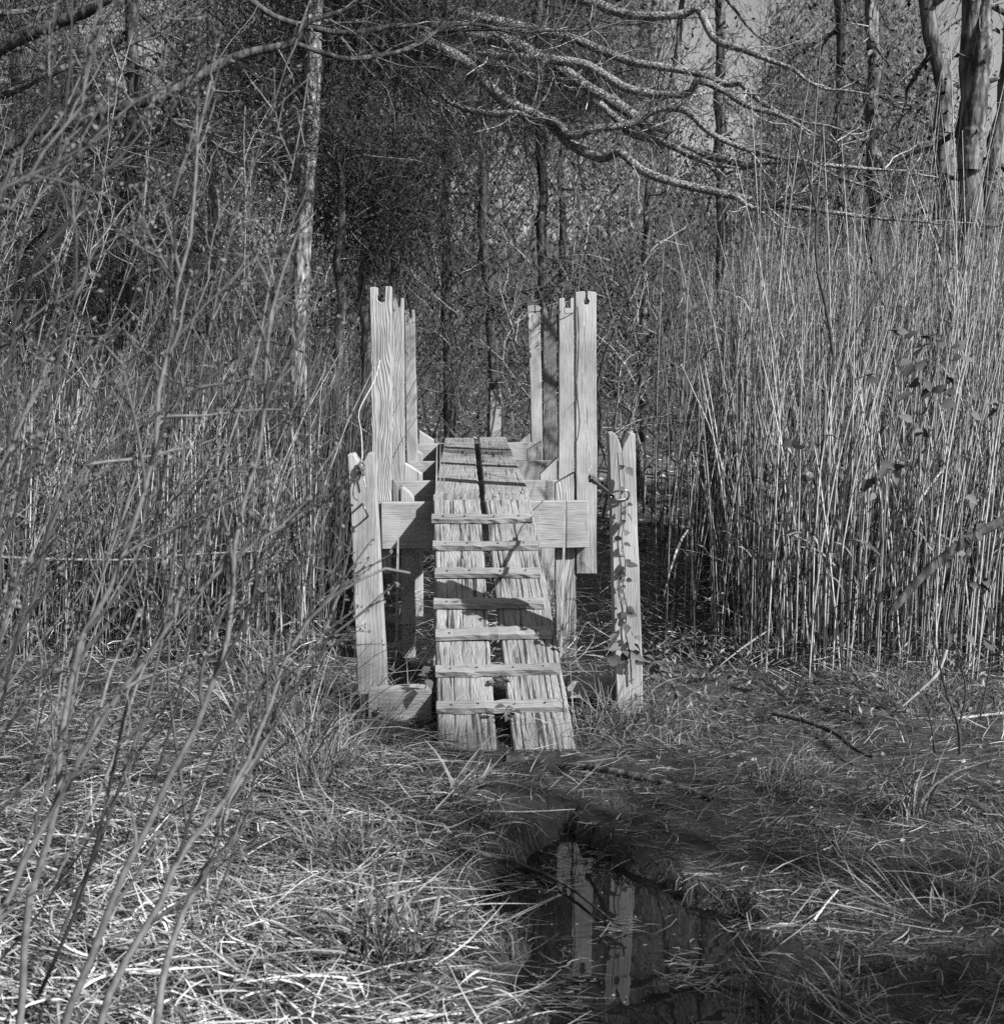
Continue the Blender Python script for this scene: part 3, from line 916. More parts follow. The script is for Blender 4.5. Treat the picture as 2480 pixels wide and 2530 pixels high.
def make_tree(name, label, pts, Y, r_px, bark, group=None, cat='tree', n_limb=9, limb_len=1.4, twig_n=5, twig_len=0.5, leaf=None, leaf_n=0, leaf_size=0.05, seed=0,
              lo=0.0, hi=0.6, limb_mat=None, twig_mat=None, bias=None, tone=(0.2, 0.9), knob=True, top=1.5, cluster=0.16, droop=0.02, limbs=None, lscale=1.55):
    """trunk (pixel path, top to bottom) > trunk, limb..., twigs, crown"""
    r = np.random.default_rng(seed + 500)
    path = px_path(pts, Y)
    d0 = np.array(path[0]) - np.array(path[1]); d0 = d0 / np.linalg.norm(d0)
    path = [np.array(path[0]) + d0 * top] + path
    path = to_ground(path)
    K = 26
    P = spline(path, K)
    P[1:-1] += r.normal(size=(K - 2, 3)) * 0.012
    rr = r_px * px_size(Y)
    base = P[-1]
    t = thing(name, label, cat, (base[0], base[1], float(ground_h(base[0], base[1]))), group)
    R = trunk_radius(K, rr * 0.75, rr * 1.15) * (1 + 0.06 * r.normal(size=K))
    Acc().tubes(P[None], R[None], 14, 0.5).build('trunk', bark, t)
    limb_paths = []
    for (lp, ly, lr) in (limbs or []):
        Lp = spline(px_path(lp, ly), 60)
        lr_ = np.linspace(lr[0], lr[1], 60) * px_size(np.linspace(*(ly if not isinstance(ly, (int, float)) else (ly, ly)), 60))
        lr_ = lr_ * np.interp(np.linspace(0, 1, 60), [0, 0.72, 1], [1, 1, 0.3]) * lscale * (1 + 0.05 * r.normal(size=60))
        Acc().tubes(Lp[None], lr_[None], 8, 0.6).build('limb', limb_mat or bark, t)
        limb_paths.append((Lp, twig_n + 4))
    if n_limb:
        for s in shoots(r, P[:int(K * hi) + 2], n_limb, lo, 1.0, limb_len, (50, 95), 10, 0.16, droop, bias):
            Acc().tubes(s[None], np.linspace(rr * 0.32, 0.004, 10)[None], 6, 0.5).build('limb', limb_mat or bark, t)
            limb_paths.append((s, twig_n))
    tw = Acc(); tips = []
    cnt = 0
    for s, n in limb_paths:
        S1 = shoots(r, s, n, 0.12, 1.0, twig_len, (25, 70), 6, 0.2, 0.03)
        if S1:
            A1 = np.array(S1)
            tw.tubes(A1, np.linspace(0.006, 0.0018, 6)[None] * (0.5 + 0.5 * r.random((len(A1), 1))), 4, r.uniform(*tone, len(A1)))
            cnt += len(A1)
            S2 = []
            for s1 in S1:
                S2 += shoots(r, s1, 4, 0.2, 1.0, twig_len * 0.45, (25, 65), 5, 0.25, 0.03)
            A2 = np.array(S2)
            tw.ribbons(A2[:, [0, 1, 2, 4]], np.array([0.0052, 0.0042, 0.0034, 0.0016])[None], np.tile(np.array([[1.0, -0.5, 0.3]]), (len(A2), 1)), r.uniform(*tone, len(A2)))
            tips.append(A1[:, 2:].reshape(-1, 3)); tips.append(A2[:, 1:].reshape(-1, 3))
    if cnt:
        tw.build('twigs', twig_mat or M['twig'], t)
    if leaf_n and tips:
        T = np.vstack(tips)
        C = T[r.integers(len(T), size=leaf_n)] + r.normal(size=(leaf_n, 3)) * cluster * np.array([1, 1, 0.8])
        a = Acc()
        if leaf == 'needle':
            ax = norm(r.normal(size=(leaf_n, 3)) + np.array([0, 0, -0.5]))
            L = leaf_size * r.uniform(0.6, 1.5, leaf_n)[:, None]
            Pn = np.stack([C, C + ax * L + np.array([0, 0, -0.2]) * L], 1)
            a.ribbons(Pn, np.array([1.0, 0.3])[None] * leaf_size * 0.13, None, r.random(leaf_n) ** 1.5)
            a.build('crown', M['needle'], t)
        else:
            a.leaves(C, leaf_size * r.uniform(0.6, 1.4, leaf_n), r.random(leaf_n) ** 1.3, None, 0.5)
            a.build('crown', leaf or M['leaf'], t)
    return t


# the near tree whose long limbs sweep down over the footbridge
L1 = [(905, 60), (1000, 80), (1110, 130), (1188, 182), (1216, 222), (1273, 260), (1339, 293), (1377, 321), (1400, 350), (1452, 378), (1495, 392), (1528, 373), (1556, 397), (1604, 430), (1698, 458), (1808, 482), (1924, 505), (2017, 519), (2179, 540), (2272, 547), (2341, 556)]
L1b = [(1093, 236), (1126, 260), (1211, 281), (1273, 279), (1320, 293)]
L2 = [(905, -20), (1000, 20), (1100, 70), (1188, 90), (1249, 99), (1320, 135), (1391, 175), (1462, 222), (1537, 265), (1604, 317), (1641, 345), (1698, 364), (1730, 380), (1795, 394), (1841, 408), (1897, 398), (1994, 403), (2179, 419), (2295, 422)]
L2b = [(1362, 147), (1433, 156), (1485, 180), (1547, 217), (1627, 232), (1700, 230), (1725, 199), (1790, 225), (1850, 262), (1930, 285), (2010, 330), (2110, 370)]
L3 = [(905, 120), (1040, 140), (1178, 165), (1254, 175), (1344, 194), (1405, 194)]
L3b = [(1180, 132), (1230, 138), (1290, 140), (1340, 146)]
L4 = [(905, -60), (1100, 20), (1320, 71), (1415, 95), (1485, 123), (1556, 151), (1641, 165), (1739, 185), (1795, 209), (1827, 204), (1860, 236), (1924, 278), (1980, 299), (2063, 315), (2133, 348)]
L5 = [(905, -140), (1200, -60), (1448, 0), (1509, 24), (1575, 40), (1600, 39), (1683, 35), (1720, 19), (1739, 46), (1758, 88), (1785, 107), (1841, 123), (1901, 148), (1961, 171), (1994, 199), (2040, 220), (2087, 222), (2147, 232)]
L6 = [(1355, 293), (1381, 307), (1400, 331), (1429, 333), (1471, 317), (1556, 307), (1613, 274), (1665, 267), (1702, 278), (1739, 315), (1785, 345), (1855, 371), (1924, 389), (1985, 396), (2080, 440), (2180, 470)]
L7 = [(1481, 255), (1530, 300), (1560, 330), (1640, 352), (1700, 380), (1760, 405), (1830, 415)]
L8 = [(1810, 480), (1850, 510), (1880, 515), (1920, 500), (1950, 485), (2000, 470)]
make_tree('overhanging_tree', 'tree with long lichened limbs sweeping down across the top right', [(905, 0), (905, 250), (905, 500), (912, 720), (915, 1000), (915, 1200)], 9.6, 23, M['bark'],
          n_limb=12, limb_len=1.3, twig_n=15, twig_len=0.55, seed=1, limb_mat=M['limb'], twig_mat=M['twig_pale'], leaf='needle', leaf_n=16000, leaf_size=0.04, cluster=0.06, hi=0.35, tone=(0.0, 1.0),
          limbs=[(L1, (9.5, 8.0), (11, 4)), (L1b, (9.3, 8.95), (3, 7)), (L2, (9.5, 8.3), (13, 4)), (L2b, (9.0, 8.4), (8, 3)), (L3, (9.6, 8.95), (8, 7)), (L3b, (9.3, 9.0), (5, 7)), (L4, (9.6, 8.6), (9, 4)), (L5, (9.6, 8.8), (11, 4)),
                 (L6, (8.95, 8.2), (7, 3)), (L7, (8.9, 8.5), (6, 5)), (L8, (8.3, 8.1), (5, 3))])

# tree at the left edge whose dark limbs rise to the top centre
A1_ = [(-260, 480), (-100, 440), (60, 330), (175, 300), (260, 270), (388, 241), (473, 198), (590, 137), (723, 104), (756, 57), (884, 10), (1000, -60)]
A2_ = [(-260, 300), (-100, 200), (0, 118), (118, 66), (213, 28), (265, 0), (400, -60)]
A3_ = [(-260, 620), (-60, 610), (0, 590), (100, 550), (165, 496), (250, 430), (330, 390), (430, 340), (520, 300)]
A4_ = [(-260, 560), (60, 440), (161, 407), (236, 369), (307, 345), (388, 321), (480, 250), (560, 210)]
A5_ = [(388, 241), (430, 300), (500, 330), (600, 395), (690, 390)]
A6_ = [(723, 104), (800, 130), (860, 145), (940, 135), (1010, 118), (1100, 66), (1180, 60), (1290, 82), (1370, 60)]
A7_ = [(620, 0), (680, 40), (760, 65), (860, 80), (1000, 62), (1080, 75), (1200, 70), (1330, 75), (1500, 70)]
A8_ = [(-260, 700), (0, 465), (90, 490), (170, 515), (240, 560), (300, 570), (380, 590), (470, 600)]
A9_ = [(-260, 380), (0, 240), (150, 170), (290, 120), (420, 60), (520, 0)]
make_tree('leaning_tree', 'dark limbed tree rising from the left edge to the top centre', [(-260, 0), (-270, 400), (-270, 900), (-280, 1300)], 7.4, 40, M['bark_dark'],
          n_limb=7, limb_len=2.2, twig_n=20, twig_len=0.6, seed=2, limb_mat=M['bark_dark'], twig_mat=M['twig'], leaf='needle', leaf_n=16000, leaf_size=0.04, cluster=0.05, bias=np.array([1.5, 0, 0.4]), tone=(0.0, 1.0), lscale=1.0,
          limbs=[(A1_, (7.4, 7.6), (22, 6)), (A2_, (7.4, 7.0), (24, 10)), (A3_, (7.4, 7.8), (20, 6)), (A4_, (7.4, 7.8), (14, 5)), (A5_, (7.5, 7.9), (6, 3)), (A6_, (7.6, 8.2), (7, 4)), (A7_, (7.8, 8.2), (8, 4)), (A8_, (7.4, 7.8), (9, 4)), (A9_, (7.4, 7.7), (12, 5))])

make_tree('pale_barked_tree', 'pale fissured trunk standing sunlit behind the left shrubs', [(778, -20), (772, 240), (766, 400), (752, 600), (735, 850), (715, 1120)], 8.75, 22, M['bark_pale'],
          n_limb=6, limb_len=0.8, twig_n=6, seed=3, hi=0.4, leaf='needle', leaf_n=3000, leaf_size=0.05)

# cedars with dark hanging needles, top left and centre
def cedar(label, pts, Y, rpx, seed, n, ll=1.5, leafn=26000, bias=None, lo=0.0, hi=0.7, cl=0.13):
    return make_tree('cedar_tree', label, pts, Y, rpx, M['bark_dark'], 'cedars behind the reeds', 'tree', n, ll, 13, 0.55, 'needle', int(leafn * 0.8), 0.045, seed, lo, hi, M['bark_dark'], M['twig'], bias, (0.2, 1.0), True, 1.5, cl, -0.02)


cedar('dense dark cedar between the pale trunk and the left post', [(845, 0), (842, 400), (838, 800), (832, 1150)], 9.25, 11, 11, 34, 0.95, 80000, hi=0.5)
cedar('dark cedar at centre with needles hanging over the deck', [(985, -20), (980, 300), (975, 620), (970, 1020)], 12.6, 13, 12, 26, 1.5, 45000, hi=0.5)
cedar('dark cedar far left behind the shrubs', [(330, 0), (325, 400), (320, 800), (318, 1150)], 11.4, 18, 13, 30, 1.8, 60000)
cedar('dark cedar at the left edge of the wood', [(40, 0), (45, 400), (50, 800), (50, 1150)], 12.8, 18, 14, 26, 1.8, 45000)
cedar('tall dark cedar beyond the overhanging limbs, right of centre', [(1330, -20), (1335, 300), (1340, 600), (1345, 1000)], 15.5, 13, 15, 28, 2.2, 60000, hi=0.42)
cedar('dark double cedar trunk behind the reeds at right', [(2078, 0), (2080, 300), (2085, 600), (2090, 1000)], 13.5, 17, 16, 16, 1.3, 16000, hi=0.6)

# bare trunks of the wood
make_tree('woodland_tree', 'dark forked trunk in the middle of the wood behind the deck', [(1200, -20), (1195, 400), (1195, 600), (1212, 800), (1225, 1000)], 15.0, 12, M['bark_dark'], 'trunks in the wood', seed=21, n_limb=10, limb_len=1.3, twig_n=6, leaf=M['leaf'], leaf_n=1200, hi=0.75)
make_tree('woodland_tree', 'thin dark trunk behind the left posts in the wood', [(1098, -20), (1100, 300), (1102, 600), (1108, 980)], 17.0, 11, M['bark_dark'], 'trunks in the wood', seed=22, n_limb=9, twig_n=6, leaf=M['leaf'], leaf_n=1200, hi=0.75)
make_tree('woodland_tree', 'slim trunk just right of the middle in the wood', [(1395, -20), (1390, 300), (1388, 600), (1380, 980)], 17.5, 9, M['bark_dark'], 'trunks in the wood', seed=23, n_limb=9, twig_n=6, leaf=M['leaf'], leaf_n=1200, hi=0.75)
make_tree('woodland_tree', 'straight grey trunk against the bright sky gap', [(1775, -20), (1778, 370), (1785, 700), (1790, 1000)], 14.0, 14, M['bark'], 'trunks in the wood', seed=24, n_limb=8, twig_n=11, twig_mat=M['twig_pale'], tone=(0, 0.8), leaf=M['leaf'], leaf_n=500, hi=0.5)
make_tree('woodland_tree', 'broad pale trunk right of the overhanging limbs', [(2150, -20), (2155, 230), (2163, 500), (2170, 950)], 12.0, 20, M['bark'], 'trunks in the wood', seed=25, n_limb=7, twig_n=11, twig_mat=M['twig_pale'], tone=(0, 0.8), leaf=M['leaf'], leaf_n=500)
make_tree('woodland_tree', 'leaning grey trunk near the right edge', [(2285, -20), (2308, 90), (2332, 220), (2328, 420), (2330, 950)], 11.2, 24, M['bark'], 'trunks in the wood', seed=26, n_limb=6, twig_n=11, twig_mat=M['twig_pale'], tone=(0, 0.8), leaf=M['leaf'], leaf_n=500)
make_tree('woodland_tree', 'thickest twin trunk at the right edge of the wood', [(2398, -20), (2398, 250), (2394, 500), (2390, 950)], 9.8, 30, M['bark'], 'trunks in the wood', seed=27, n_limb=7, limb_len=1.2, twig_n=11, twig_mat=M['twig_pale'], tone=(0, 0.8), leaf=M['leaf'], leaf_n=500,
          limbs=[([(2394, 420), (2412, 250), (2425, 120), (2440, -40)], 9.75, (20, 14))])
make_tree('woodland_tree', 'leaning trunk cut by the right edge of the picture', [(2500, 60), (2480, 240), (2455, 380), (2430, 700)], 11.5, 20, M['bark'], 'trunks in the wood', seed=28, n_limb=4, twig_n=11, twig_mat=M['twig_pale'], tone=(0, 0.8), leaf=M['leaf'], leaf_n=500)
make_tree('woodland_tree', 'thin trunk beside the grey trunk under the sky gap', [(1690, -20), (1650, 280), (1612, 420), (1590, 700)], 13.0, 8, M['bark'], 'trunks in the wood', seed=29, n_limb=6, twig_n=11, twig_mat=M['twig_pale'], tone=(0, 0.8), leaf=M['leaf'], leaf_n=500)
make_tree('woodland_tree', 'slender dark trunk between the cedars at left', [(520, -20), (525, 400), (520, 900)], 14.0, 12, M['bark_dark'], 'trunks in the wood', seed=30, n_limb=8, twig_n=6, leaf=M['leaf'], leaf_n=1200)
make_tree('woodland_tree', 'dark trunk behind the top left branches', [(190, -20), (185, 400), (180, 900)], 14.5, 15, M['bark_dark'], 'trunks in the wood', seed=31, n_limb=8, twig_n=6, leaf=M['leaf'], leaf_n=1200)

# understory thickets behind the bridge: arching thin stems
def thicket(label, px, Y, n, h, seed, leaf_n=900, spread=0.5, lean=0.0, stem_r=0.012, mat='twig', tone=(0.0, 0.5)):
    r = np.random.default_rng(seed + 900)
    x0 = W(px, 1000, Y)[0]
    base = np.array([x0, Y, float(ground_h(x0, Y))])
    t = thing('understory_shrub', label, 'shrub', tuple(base), 'shrubs under the trees')
    tips = []; tw = Acc()
    for k in range(n):
        b0 = base + np.array([r.normal() * 0.15, r.normal() * 0.15, -0.03])
        s = grow(r, b0, (r.normal() * spread + lean, r.normal() * spread * 0.6, 1.2), h * r.uniform(0.6, 1.1), 12, 0.13, 0.02)
        Acc().tubes(s[None], np.linspace(stem_r * r.uniform(0.6, 1.1), 0.003, 12)[None], 6, r.uniform(*tone)).build('stem', M[mat if r.random() < 0.6 else 'twig_pale'], t)
        S1 = shoots(r, s, 12, 0.25, 1.0, h * 0.30, (25, 65), 6, 0.22, 0.02)
        A1 = np.array(S1)
        tw.tubes(A1, np.linspace(0.005, 0.0016, 6)[None], 4, r.uniform(0, 0.9, len(A1)))
        S2 = []
        for s1 in S1:
            S2 += shoots(r, s1, 4, 0.2, 1.0, h * 0.11, (25, 70), 5, 0.25, 0.0)
        A2 = np.array(S2)
        tw.ribbons(A2[:, [0, 1, 2, 4]], np.array([0.0050, 0.0042, 0.0034, 0.0016])[None], np.tile(np.array([[1.0, -0.5, 0.3]]), (len(A2), 1)), r.uniform(0, 1, len(A2)))
        tips += [A1[:, 2:].reshape(-1, 3), A2[:, 1:].reshape(-1, 3)]
    tw.build('twigs', M['twig_pale'], t)
    T = np.vstack(tips)
    C = T[r.integers(len(T), size=leaf_n)] + r.normal(size=(leaf_n, 3)) * 0.05
    Acc().leaves(C, 0.035 * r.uniform(0.6, 1.4, leaf_n), r.random(leaf_n) ** 1.2).build('foliage', M['leaf'], t)
    return t


th = [('arching dark shrub seen between the two rows of posts', 1120, 16.5, 5, 3.2, 0.0), ('twiggy shrub behind the far notched post', 1275, 16.0, 5, 3.0, 0.1), ('twiggy shrub directly behind the right front post', 1440, 12.6, 6, 3.2, 0.1),
      ('leaning dark shrub just right of the right front post', 1530, 11.6, 7, 3.2, 0.35), ('leaning dark shrub further right of the posts', 1640, 12.0, 6, 3.4, 0.3), ('tangled shrub behind the reeds under the sky gap', 1780, 12.6, 6, 3.2, 0.0),
      ('tangled shrub behind the reeds right of the grey trunk', 1950, 12.4, 6, 3.0, 0.0), ('tangled shrub behind the reeds at far right', 2240, 12.6, 6, 2.8, 0.0), ('twiggy shrub behind the left front post', 870, 12.4, 6, 2.8, 0.0),
      ('twiggy shrub left of the pale trunk', 640, 10.6, 6, 2.4, -0.1), ('twiggy shrub behind the left reeds', 440, 10.4, 6, 2.4, 0.1), ('twiggy shrub behind the left reeds near the edge', 200, 10.2, 6, 2.5, 0.1)]
for k, (lb, px, Y, n, h, ln) in enumerate(th):
    thicket(lb, px, Y, n, h, k, 1500, 0.45, ln)

# far wood: one mass of twigs and leaves, open where the sky shows through
r = np.random.default_rng(77)
FW = Acc()
n = 32000
Yf = r.uniform(17, 34, n)
pxl = r.uniform(-500, 2980, n)
Xf = (pxl - CX) / F * Yf
topz = np.interp(pxl, [-500, 150, 260, 420, 520, 600, 1600, 1660, 1740, 1830, 1900, 2260, 2320, 2370, 2420, 2480, 2980], [10, 10, 4.2, 4.0, 10, 11, 9, 3.0, 2.4, 2.8, 7.0, 7.0, 3.0, 2.4, 2.6, 2.4, 4])
topz = topz * (Yf / 26) ** 0.6
Zf = r.random(n) ** 0.9 * topz * (0.75 + 0.5 * vnoise(Xf * 0.9, Yf * 0.9))
keep = vnoise(Xf * 0.8 + 3 + Yf * 0.37, Zf * 0.8 + Yf * 0.9) > 0.42
Xf, Yf, Zf = Xf[keep], Yf[keep], Zf[keep]
C = np.stack([Xf, Yf, Zf + ground_h(Xf, Yf)], 1)
FW.leaves(C, 0.055 * r.uniform(0.4, 1.5, len(C)) * (Yf / 22), r.random(len(C)) ** 1.4, None, 0.38)
n = 32000
Yt = r.uniform(15, 30, n); pt = r.uniform(-400, 2900, n)
Xt = (pt - CX) / F * Yt
st = np.stack([Xt, Yt, ground_h(Xt, Yt) + r.random(n) ** 1.2 * np.interp(pt, [-400, 150, 260, 420, 520, 1560, 1640, 1740, 1830, 1900, 2260, 2320, 2480, 2900], [8, 8, 3.5, 3.5, 8, 8, 3.2, 2.6, 3.2, 7, 7, 2.8, 2.8, 4])], 1)
dr = norm(np.stack([r.normal(size=n) * 0.7, r.normal(size=n) * 0.3, 0.6 + r.random(n)], 1))
Lt = r.uniform(0.4, 1.6, n)
tt = np.linspace(0, 1, 4)[None, :, None]
cv = norm(r.normal(size=(n, 3)))
Pt = st[:, None] + dr[:, None] * (Lt[:, None, None] * tt) + cv[:, None] * (0.15 * Lt[:, None, None] * tt ** 2)
n = 80000
Yb = r.uniform(30, 60, n); pb = r.uniform(-600, 3080, n)
Xb = (pb - CX) / F * Yb
tb = np.interp(pb, [-600, 150, 260, 420, 520, 600, 1560, 1640, 1740, 1830, 1900, 2260, 2320, 2370, 2420, 2480, 3080], [13, 13, 6.4, 6.0, 12, 15, 14, 5, 3.2, 4.0, 9, 9, 4, 2.6, 3, 2.6, 4])
Zb = r.random(n) ** 0.8 * tb * (0.8 + 0.4 * vnoise(Xb * 0.5, Yb * 0.5))
FW.leaves(np.stack([Xb, Yb, Zb + ground_h(Xb, Yb)], 1), r.uniform(0.1, 0.32, n), r.random(n) ** 1.5, None, 0.45)
n = len(Pt)
FW.ribbons(Pt, np.linspace(0.016, 0.005, 4)[None] * r.uniform(0.3, 1.3, (n, 1)), np.tile(np.array([[1.0, 0.5, 0.0]]), (n, 1)), r.random(n) * 2.0)
o = FW.build('far_woods', M['leaf'])
tag(o, 'mass of leaves and twigs of the far woodland', 'woods', None, 'stuff')

# ------------------------------------------------------------------ reeds
def reed_paths(r, X, Y, h, lean=0.06, K=6):
    n = len(X)
    z = ground_h(X, Y)
    t = np.linspace(0, 1, K)[None, :, None]
    base = np.stack([X, Y, z - 0.03], 1)
    d = np.stack([r.normal(size=n) * lean + lean * 0.4, r.normal(size=n) * lean, np.ones(n)], 1)
    bend = np.stack([r.normal(size=n) * 0.09 + 0.03, r.normal(size=n) * 0.07, np.zeros(n)], 1)
    return base[:, None] + (d[:, None] * t + bend[:, None] * t ** 2.2) * h[:, None, None]


def reed_bed(name, label, r, n, xlo, xhi, ylo, yhi, hlo, hhi, edge, leaf_n, rad_=0.0028, bright=1.0):
    Yr = ylo + (yhi - ylo) * r.random(n) ** 0.8
    u = r.random(n)
    Xr = (xlo + (xhi - xlo) * u) * (0.6 + 0.4 * Yr / ylo)
    ok = edge(Xr, Yr)
    Xr, Yr = Xr[ok], Yr[ok]
    n = len(Xr)
    h = r.uniform(hlo, hhi, n) * (0.75 + 0.35 * vnoise(Xr * 1.5, Yr * 1.5)) * np.where(r.random(n) < 0.08, 1.2, 1.0)
    h = h * (0.6 + 0.4 * sstep(6.1, 8.3, Yr))
    P = reed_paths(r, Xr, Yr, h)
    a = Acc()
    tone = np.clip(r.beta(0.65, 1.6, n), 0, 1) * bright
    a.tubes(P, np.array([1.15, 1.1, 1, 0.9, 0.75, 0.4])[None] * rad_ * r.uniform(0.6, 1.3, (n, 1)), 3, tone)
    # broken leaf blades
    k = r.integers(n, size=leaf_n)
    f = r.uniform(0.0, 0.85, leaf_n) ** 1.3
    p = P[k, 0] + (P[k, 5] - P[k, 0]) * f[:, None]
    dr = norm(np.stack([r.normal(size=leaf_n), r.normal(size=leaf_n), r.normal(size=leaf_n) * 0.9 + 1.6], 1))
    Ll = r.uniform(0.12, 0.4, leaf_n)
    tt = np.linspace(0, 1, 5)[None, :, None]
    Q = p[:, None] + dr[:, None] * (Ll[:, None, None] * tt) - np.array([0, 0, 1.0]) * (Ll[:, None, None] * tt ** 2 * r.uniform(0.1, 0.9, (leaf_n, 1, 1)))
    a.ribbons(Q, np.array([0.5, 1, 0.9, 0.6, 0.08])[None] * r.uniform(0.004, 0.011, (leaf_n, 1)), None, r.random(leaf_n) ** 2.0 * 0.7 * bright)
    o = a.build(name, M['reed'])
    tag(o, label, 'reeds', None, 'stuff')
    return o


r = np.random.default_rng(9)
reed_bed('reeds', 'dense stand of dry reeds filling the marsh right of the footbridge', r, 5200, 0.70, 3.5, 6.1, 10.4, 1.65, 2.45, lambda x, y: (x > 0.72 + 0.06 * (y - 6)) & ((x > 1.12 + 0.05 * (y - 6)) | (rng.random(len(x)) < 0.14)), 7000)
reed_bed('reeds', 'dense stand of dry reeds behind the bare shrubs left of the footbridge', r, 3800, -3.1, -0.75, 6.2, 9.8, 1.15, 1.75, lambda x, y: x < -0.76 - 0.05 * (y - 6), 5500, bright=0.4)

# the tallest, nearest reeds one by one
def reed_proto(seed, h):
    r = np.random.default_rng(seed)
    P = reed_paths(r, np.array([0.0]), np.array([6.0]), np.array([h]), 0.045)[0]
    P = P - P[0] - np.array([0, 0, 0.03])
    a = Acc()
    a.tubes(P[None], np.array([1.2, 1.1, 1.05, 0.95, 0.8, 0.35])[None] * 0.0036, 5, r.uniform(0.2, 0.9))
    for _ in range(r.integers(1, 4)):
        k = int(r.integers(1, 5))
        d0 = norm(np.array([r.normal() * 0.6, r.normal() * 0.6, 1.8]))
        L = r.uniform(0.15, 0.35)
        tt = np.linspace(0, 1, 5)[:, None]
        Q = P[k] + d0 * L * tt - np.array([0, 0, 1]) * L * 0.5 * tt ** 2
        a.ribbons(Q[None], np.array([0.5, 1, 0.9, 0.6, 0.08])[None] * 0.009, r.normal(size=(1, 3)), r.uniform(0.05, 0.5))
    me = a.mesh('reed')
    me.materials.append(M['reed'])
    return me


r = np.random.default_rng(19)
tall = [reed_proto(300 + k, 2.35 + 0.1 * k) for k in range(8)]
mid = [reed_proto(330 + k, 1.25 + 0.06 * k) for k in range(8)]
low = [reed_proto(360 + k, 0.95 + 0.06 * k) for k in range(8)]


def place_reeds(meshes, n, xlo, xhi, ylo, yhi, label, group, ok):
    c = 0
    while c < n:
        y = r.uniform(ylo, yhi); x = r.uniform(xlo, xhi) * (0.6 + 0.4 * y / ylo)
        if not ok(x, y):
            continue
        o = bpy.data.objects.new('reed', meshes[int(r.integers(len(meshes)))])
        COL.objects.link(o)
        o.location = (x, y, float(ground_h(x, y)))
        o.rotation_euler = (r.normal() * 0.02, r.normal() * 0.03, r.normal() * 0.6)
        s = r.uniform(0.92, 1.08); o.scale = (s, s, s)
        tag(o, label, 'reed', group)
        c += 1


place_reeds(tall, 70, 1.25, 2.6, 7.2, 9.2, 'tall thin dry reed rising above the dense reeds at right', 'tall reeds at right', lambda x, y: True)
place_reeds(mid, 130, 0.92, 2.65, 6.05, 7.2, 'waist-high dry reed at the front of the reeds right of the bridge', 'front reeds right of the bridge', lambda x, y: x > 1.2 or r.random() < 0.25)
place_reeds(low, 100, -2.5, -0.84, 6.2, 7.4, 'waist-high dry reed at the front of the reeds left of the bridge', 'front reeds left of the bridge', lambda x, y: True)

# ------------------------------------------------------------------ ground cover
def blades(acc, r, X, Y, L, wid, up, dirx, diry, spread, tone, droop=0.5, K=4, lift=0.0, grav=None):
    n = len(X)
    z = np.maximum(ground_h(X, Y), -0.004) + lift
    d = norm(np.stack([dirx + r.normal(size=n) * spread, diry + r.normal(size=n) * spread, np.abs(up + r.normal(size=n) * spread * 0.5)], 1))
    tt = np.linspace(0, 1, K)[None, :, None]
    side = r.normal(size=(n, 3)) * 0.30
    P = np.stack([X, Y, z], 1)[:, None] + (d[:, None] * tt + side[:, None] * tt ** 2 - np.array([0, 0, 1.0]) * (droop * d[:, 2:3, None] * tt ** 2)) * L[:, None, None]
    gz = np.maximum(ground_h(P[..., 0], P[..., 1]), 0.0) + 0.003
    P[..., 2] = np.maximum(P[..., 2], gz + 0.002)
    prof = np.interp(np.linspace(0, 1, K), [0, 0.4, 1], [0.8, 1.0, 0.12])
    sd = np.stack([-d[:, 1], d[:, 0], r.normal(size=n) * 0.5], 1)
    acc.ribbons(P, prof[None] * wid[:, None], sd, tone)


def scatter(r, n, xlo, xhi, ylo, yhi, dens=None):
    Y = r.uniform(ylo, yhi, n); X = r.uniform(xlo, xhi, n) * (Y / yhi * 0.55 + 0.45)
    if dens is not None:
        k = r.random(n) < dens(X, Y)
        X, Y = X[k], Y[k]
    return X, Y


def wet(x, y):
    return (ground_h(x, y) < 0.004).astype(float)


r = np.random.default_rng(23)
# dry flattened straw, left foreground
a = Acc()
X, Y = scatter(r, 44000, -2.8, -0.02, 2.3, 6.2, lambda x, y: sstep(0.12, -0.55, x + 0.3 * (vnoise(x * 3, y * 3) - 0.5)) * (0.25 + 0.75 * sstep(5.5, 4.1, y)) * (1 - wet(x, y)) * (0.3 + 0.9 * vnoise(x * 2.2 + 5, y * 3.0)))
n = len(X)
ang = (vnoise(X * 1.1 + 9, Y * 1.1) - 0.5) * 1.6 + r.normal(size=n) * 0.75
sg = np.where(r.random(n) < 0.5, -1, 1)
blades(a, r, X, Y, r.uniform(0.04, 0.22, n), r.uniform(0.0015, 0.0065, n), 0.22, np.cos(ang) * sg, np.sin(ang) * sg, 0.22, np.clip(r.beta(0.75, 1.5, n) * (0.7 + 0.3 * sstep(4.6, 3.4, Y)) + 0.35 * sstep(4.2, 2.9, Y) * r.random(n), 0, 1), 1.2, 5, r.uniform(0, 0.04, n))
o = a.build('straw', M['straw'], smooth=False)
tag(o, 'pale flattened dry straw covering the left foreground', 'straw', None, 'stuff')

